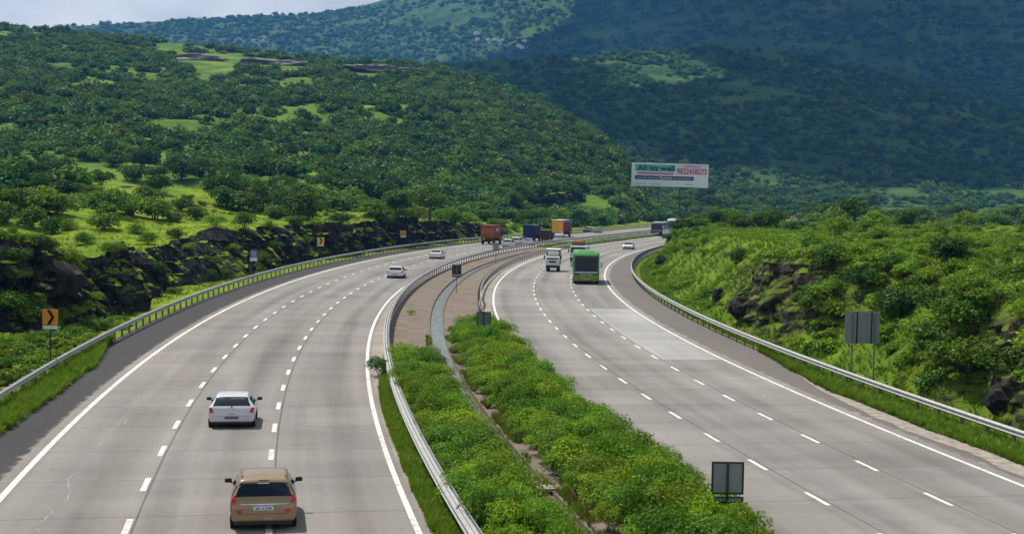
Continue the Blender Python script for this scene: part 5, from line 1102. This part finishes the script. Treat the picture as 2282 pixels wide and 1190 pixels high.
def coach(label, px, py, bodym, brow, lower, W_=2.55, L_=11.0, Ht=3.25, d=None, fancy=False, glass=GLASS, sides=None):
    X, Y, rz = place(px, py, d, True); root = empty('coach', (X - math.sin(-rz) * L_ * .7, Y - math.cos(-rz) * L_ * .7, 0), rz, label, 'bus', None, (1, .7, .95)); w = W_ / 2
    bm = bmesh.new()
    MBb = MB().prism([(0, .42), (L_, .42), (L_ + .03, .9), (L_, 1.2), (L_ - .22, Ht - .35), (L_ - .55, Ht), (.1, Ht), (0, Ht - .15)], -w, w, 'x'); me = MBb.mesh('body', bodym); bm.from_mesh(me)
    bmesh.ops.bevel(bm, geom=[e for e in bm.edges], offset=.09, segments=3, profile=.5, affect='EDGES'); bm.to_mesh(me); bm.free()
    for p in me.polygons: p.use_smooth = True
    link('body', me, root); f = lambda z: L_ - .22 * (z - 1.2) / (Ht - 1.55) + .012
    def face(nm, xs, zs, mat, o=0.0, n=1):
        x0, x1 = xs; za, zb_ = zs; v = [(x0, f(za) + o, za), (x1, f(za) + o, za), (x1, f(zb_) + o, zb_), (x0, f(zb_) + o, zb_)]; v += [(a, b - .05 - o, c) for a, b, c in v]
        return MB().add(v, [(0, 1, 2, 3), (7, 6, 5, 4), (0, 4, 5, 1), (1, 5, 6, 2), (2, 6, 7, 3), (3, 7, 4, 0)]).build(nm, mat, root)
    face('windshield', (-w * .88, w * .88), (1.16, Ht - .52), glass); face('dashboard_band', (-w * .86, w * .86), (1.17, 1.32), plain('dash_pale', (.45, .50, .55), .4), .006)
    MB().box(-.3, .3, f(1.4) + .002, f(1.4) + .014, 1.38, 1.40).build('wiper', TRIM, root)
    for sg in (-1, 1):
        MB().box(sg * w - .012, sg * w + .012, .5, L_ - .7, 1.5, Ht - .55).build('side_window', glass, root)
        MB().rbox(sg * (w + .2) - .09, sg * (w + .2) + .09, L_ + .0, L_ + .12, 1.75, 2.35, .05).build('mirror', brow, root); MB().tube((sg * w * .95, L_ - .15, 2.5), (sg * (w + .2), L_ + .06, 2.35), .03, n=6).build('mirror_arm', brow, root)
        MB().rbox(sg * w * .68 - .2, sg * w * .68 + .2, L_ + .01, L_ + .055, .70, .84, .03).build('headlight', LAMP_W, root)
        for yy in (2.4, L_ - 2.2): wheel(root, sg * (w - .17), yy, .5, .3)
    MB().rbox(-w * .97, w * .97, L_ - .1, L_ + .05, .36, .60, .05).build('bumper', lower, root); MB().box(-w * .55, w * .55, L_ - .01, L_ + .045, .84, .90).build('grille', TRIM, root)
    MB().box(-.42, .42, L_ + .05, L_ + .07, .48, .68).build('number_plate', plain('plate_yellow', (.42, .36, .08), .5), root)
    MB().rbox(-.85, .85, L_ - 3.4, L_ - 1.3, Ht - .02, Ht + .22, .1).build('roof_unit', brow, root)
    MB().box(-w * .5, w * .5, .2, L_ - .3, .3, .44).build('underbody', TRIM, root)
    MB().rbox(-w * .93, w * .93, .2, L_ - .62, Ht - .03, Ht + .05, .03).build('roof', brow, root)
    face('front_panel', (-w * .9, w * .9), (.62, .98), lower, .001); face('front_band', (-w * .9, w * .9), (1.0, 1.14), TRIM, .002)
    if sides:
        for sg in (-1, 1): MB().box(sg * w - .014, sg * w + .014, .3, L_ - .5, .5, 1.45).build('side_panel', sides, root)
    if fancy:
        MB().rbox(-w * .86, w * .86, L_ - .60, L_ - .24, Ht - .30, Ht - .02, .08).build('roof_brow_panel', brow, root)
        face('roof_brow', (-w * .9, w * .9), (Ht - .50, Ht - .36), TRIM, .003)
        MB().box(-.30, .30, L_ - .42, L_ - .30, Ht - .18, Ht - .10).build('destination_sign', plain('sign_dark_green', (.02, .07, .03), .5), root)
        m = MB(); [m.box(x, x + .22, L_ + .036, L_ + .05, 1.00, 1.07) for x in (-.6, -.3, .08, .38)]; m.build('lettering', plain('lettering_pale', (.55, .6, .55), .5), root)
    return root
BUS_G = plain('bus_green_paint', (0.035, 0.205, 0.022), 0.35, 0, .5, .12, 1.0, coat=.4); BUS_L = plain('bus_light_green', (0.20, 0.52, 0.20), 0.35, coat=.4); BUS_D = plain('bus_olive_green', (0.15, 0.26, 0.03), 0.5, var=.3, scale=4)
coach('bright green coach with a big windshield coming towards the camera on the right carriageway', 1306, 634, BUS_G, BUS_L, BUS_D, fancy=True, glass=plain('bus_windshield_dark', (.010, .016, .035), .22, 0, .25))
BUS_W = plain('bus_white_paint', (0.66, 0.68, 0.70), 0.4, coat=.3); BUS_N = plain('bus_navy_front', (0.015, 0.022, 0.06), 0.4)
coach('white roofed coach with a dark front emerging from behind the right embankment', 1463, 526, BUS_N, BUS_W, BUS_N, Ht=3.1, glass=plain('coach_glass_navy', (.012, .018, .05), .1), sides=BUS_W)
coach('second white coach following behind the dark fronted coach at the far bend', 1497, 514, BUS_W, BUS_W, BUS_N, Ht=3.1)
# traffic glimpsed between the valley trees
for k, (s, d) in enumerate([(560, 9.5), (585, -9.0), (612, 6.5), (640, -6.0), (668, 9.5), (700, -9.5), (735, 6.0), (770, -8.5)]):
    x, y, h = road(s, d); st, belt, Ln, wr, wy = PROF['mpv']; lf = Loft(st, belt)
    r = empty('distant_car', (float(x), float(y), 0), -float(h) + (0 if d > 0 else math.pi), 'tiny white car on the distant stretch of road beyond the valley trees', 'car', 'distant cars beyond the valley trees', 1.15)
    link('body', lf.body(WHITE, 3, 32), r); link('window', lf.patch('window', [(5.0, 2.15), (8.9, 2.2), (9.65, 2.75), (3.9, 2.75)], GLASS, n=(8, 4)), r)
# a side road on a low bank with a truck on it, far right
zb, xb = zat(2235, 468, 700.0)
tag(MB().prism([(-6, zb), (6, zb), (16, -1), (-16, -1)], 190, 420, 'x').build('side_road_embankment', ground_mat), kind='structure').location = (0, 700, 0)
tag(MB().box(190, 420, 695.5, 704.5, zb + .01, zb + .05).build('side_road', asp_r), kind='structure')
t = empty('distant_truck', (xb - 3.4, 699, zb + .05), -math.pi / 2, 'small dark blue truck with a white roof on the distant side road at the right', 'truck')
MB().rbox(-1.15, 1.15, 0, 4.6, .8, 2.1, .05).build('cargo_box', TARP, t); MB().rbox(-1.1, 1.1, 4.8, 6.4, .6, 2.2, .1).build('cab', TARP, t); MB().box(-1.15, 1.15, 0, 4.6, 2.11, 2.35).build('roof', WHITE_S, t); MB().box(-.4, .4, .1, 6.3, .45, .79).build('chassis', TRIM, t)
for sg in (-1, 1):
    for yy in (1.0, 5.6): wheel(t, sg * .95, yy, .45, .28)
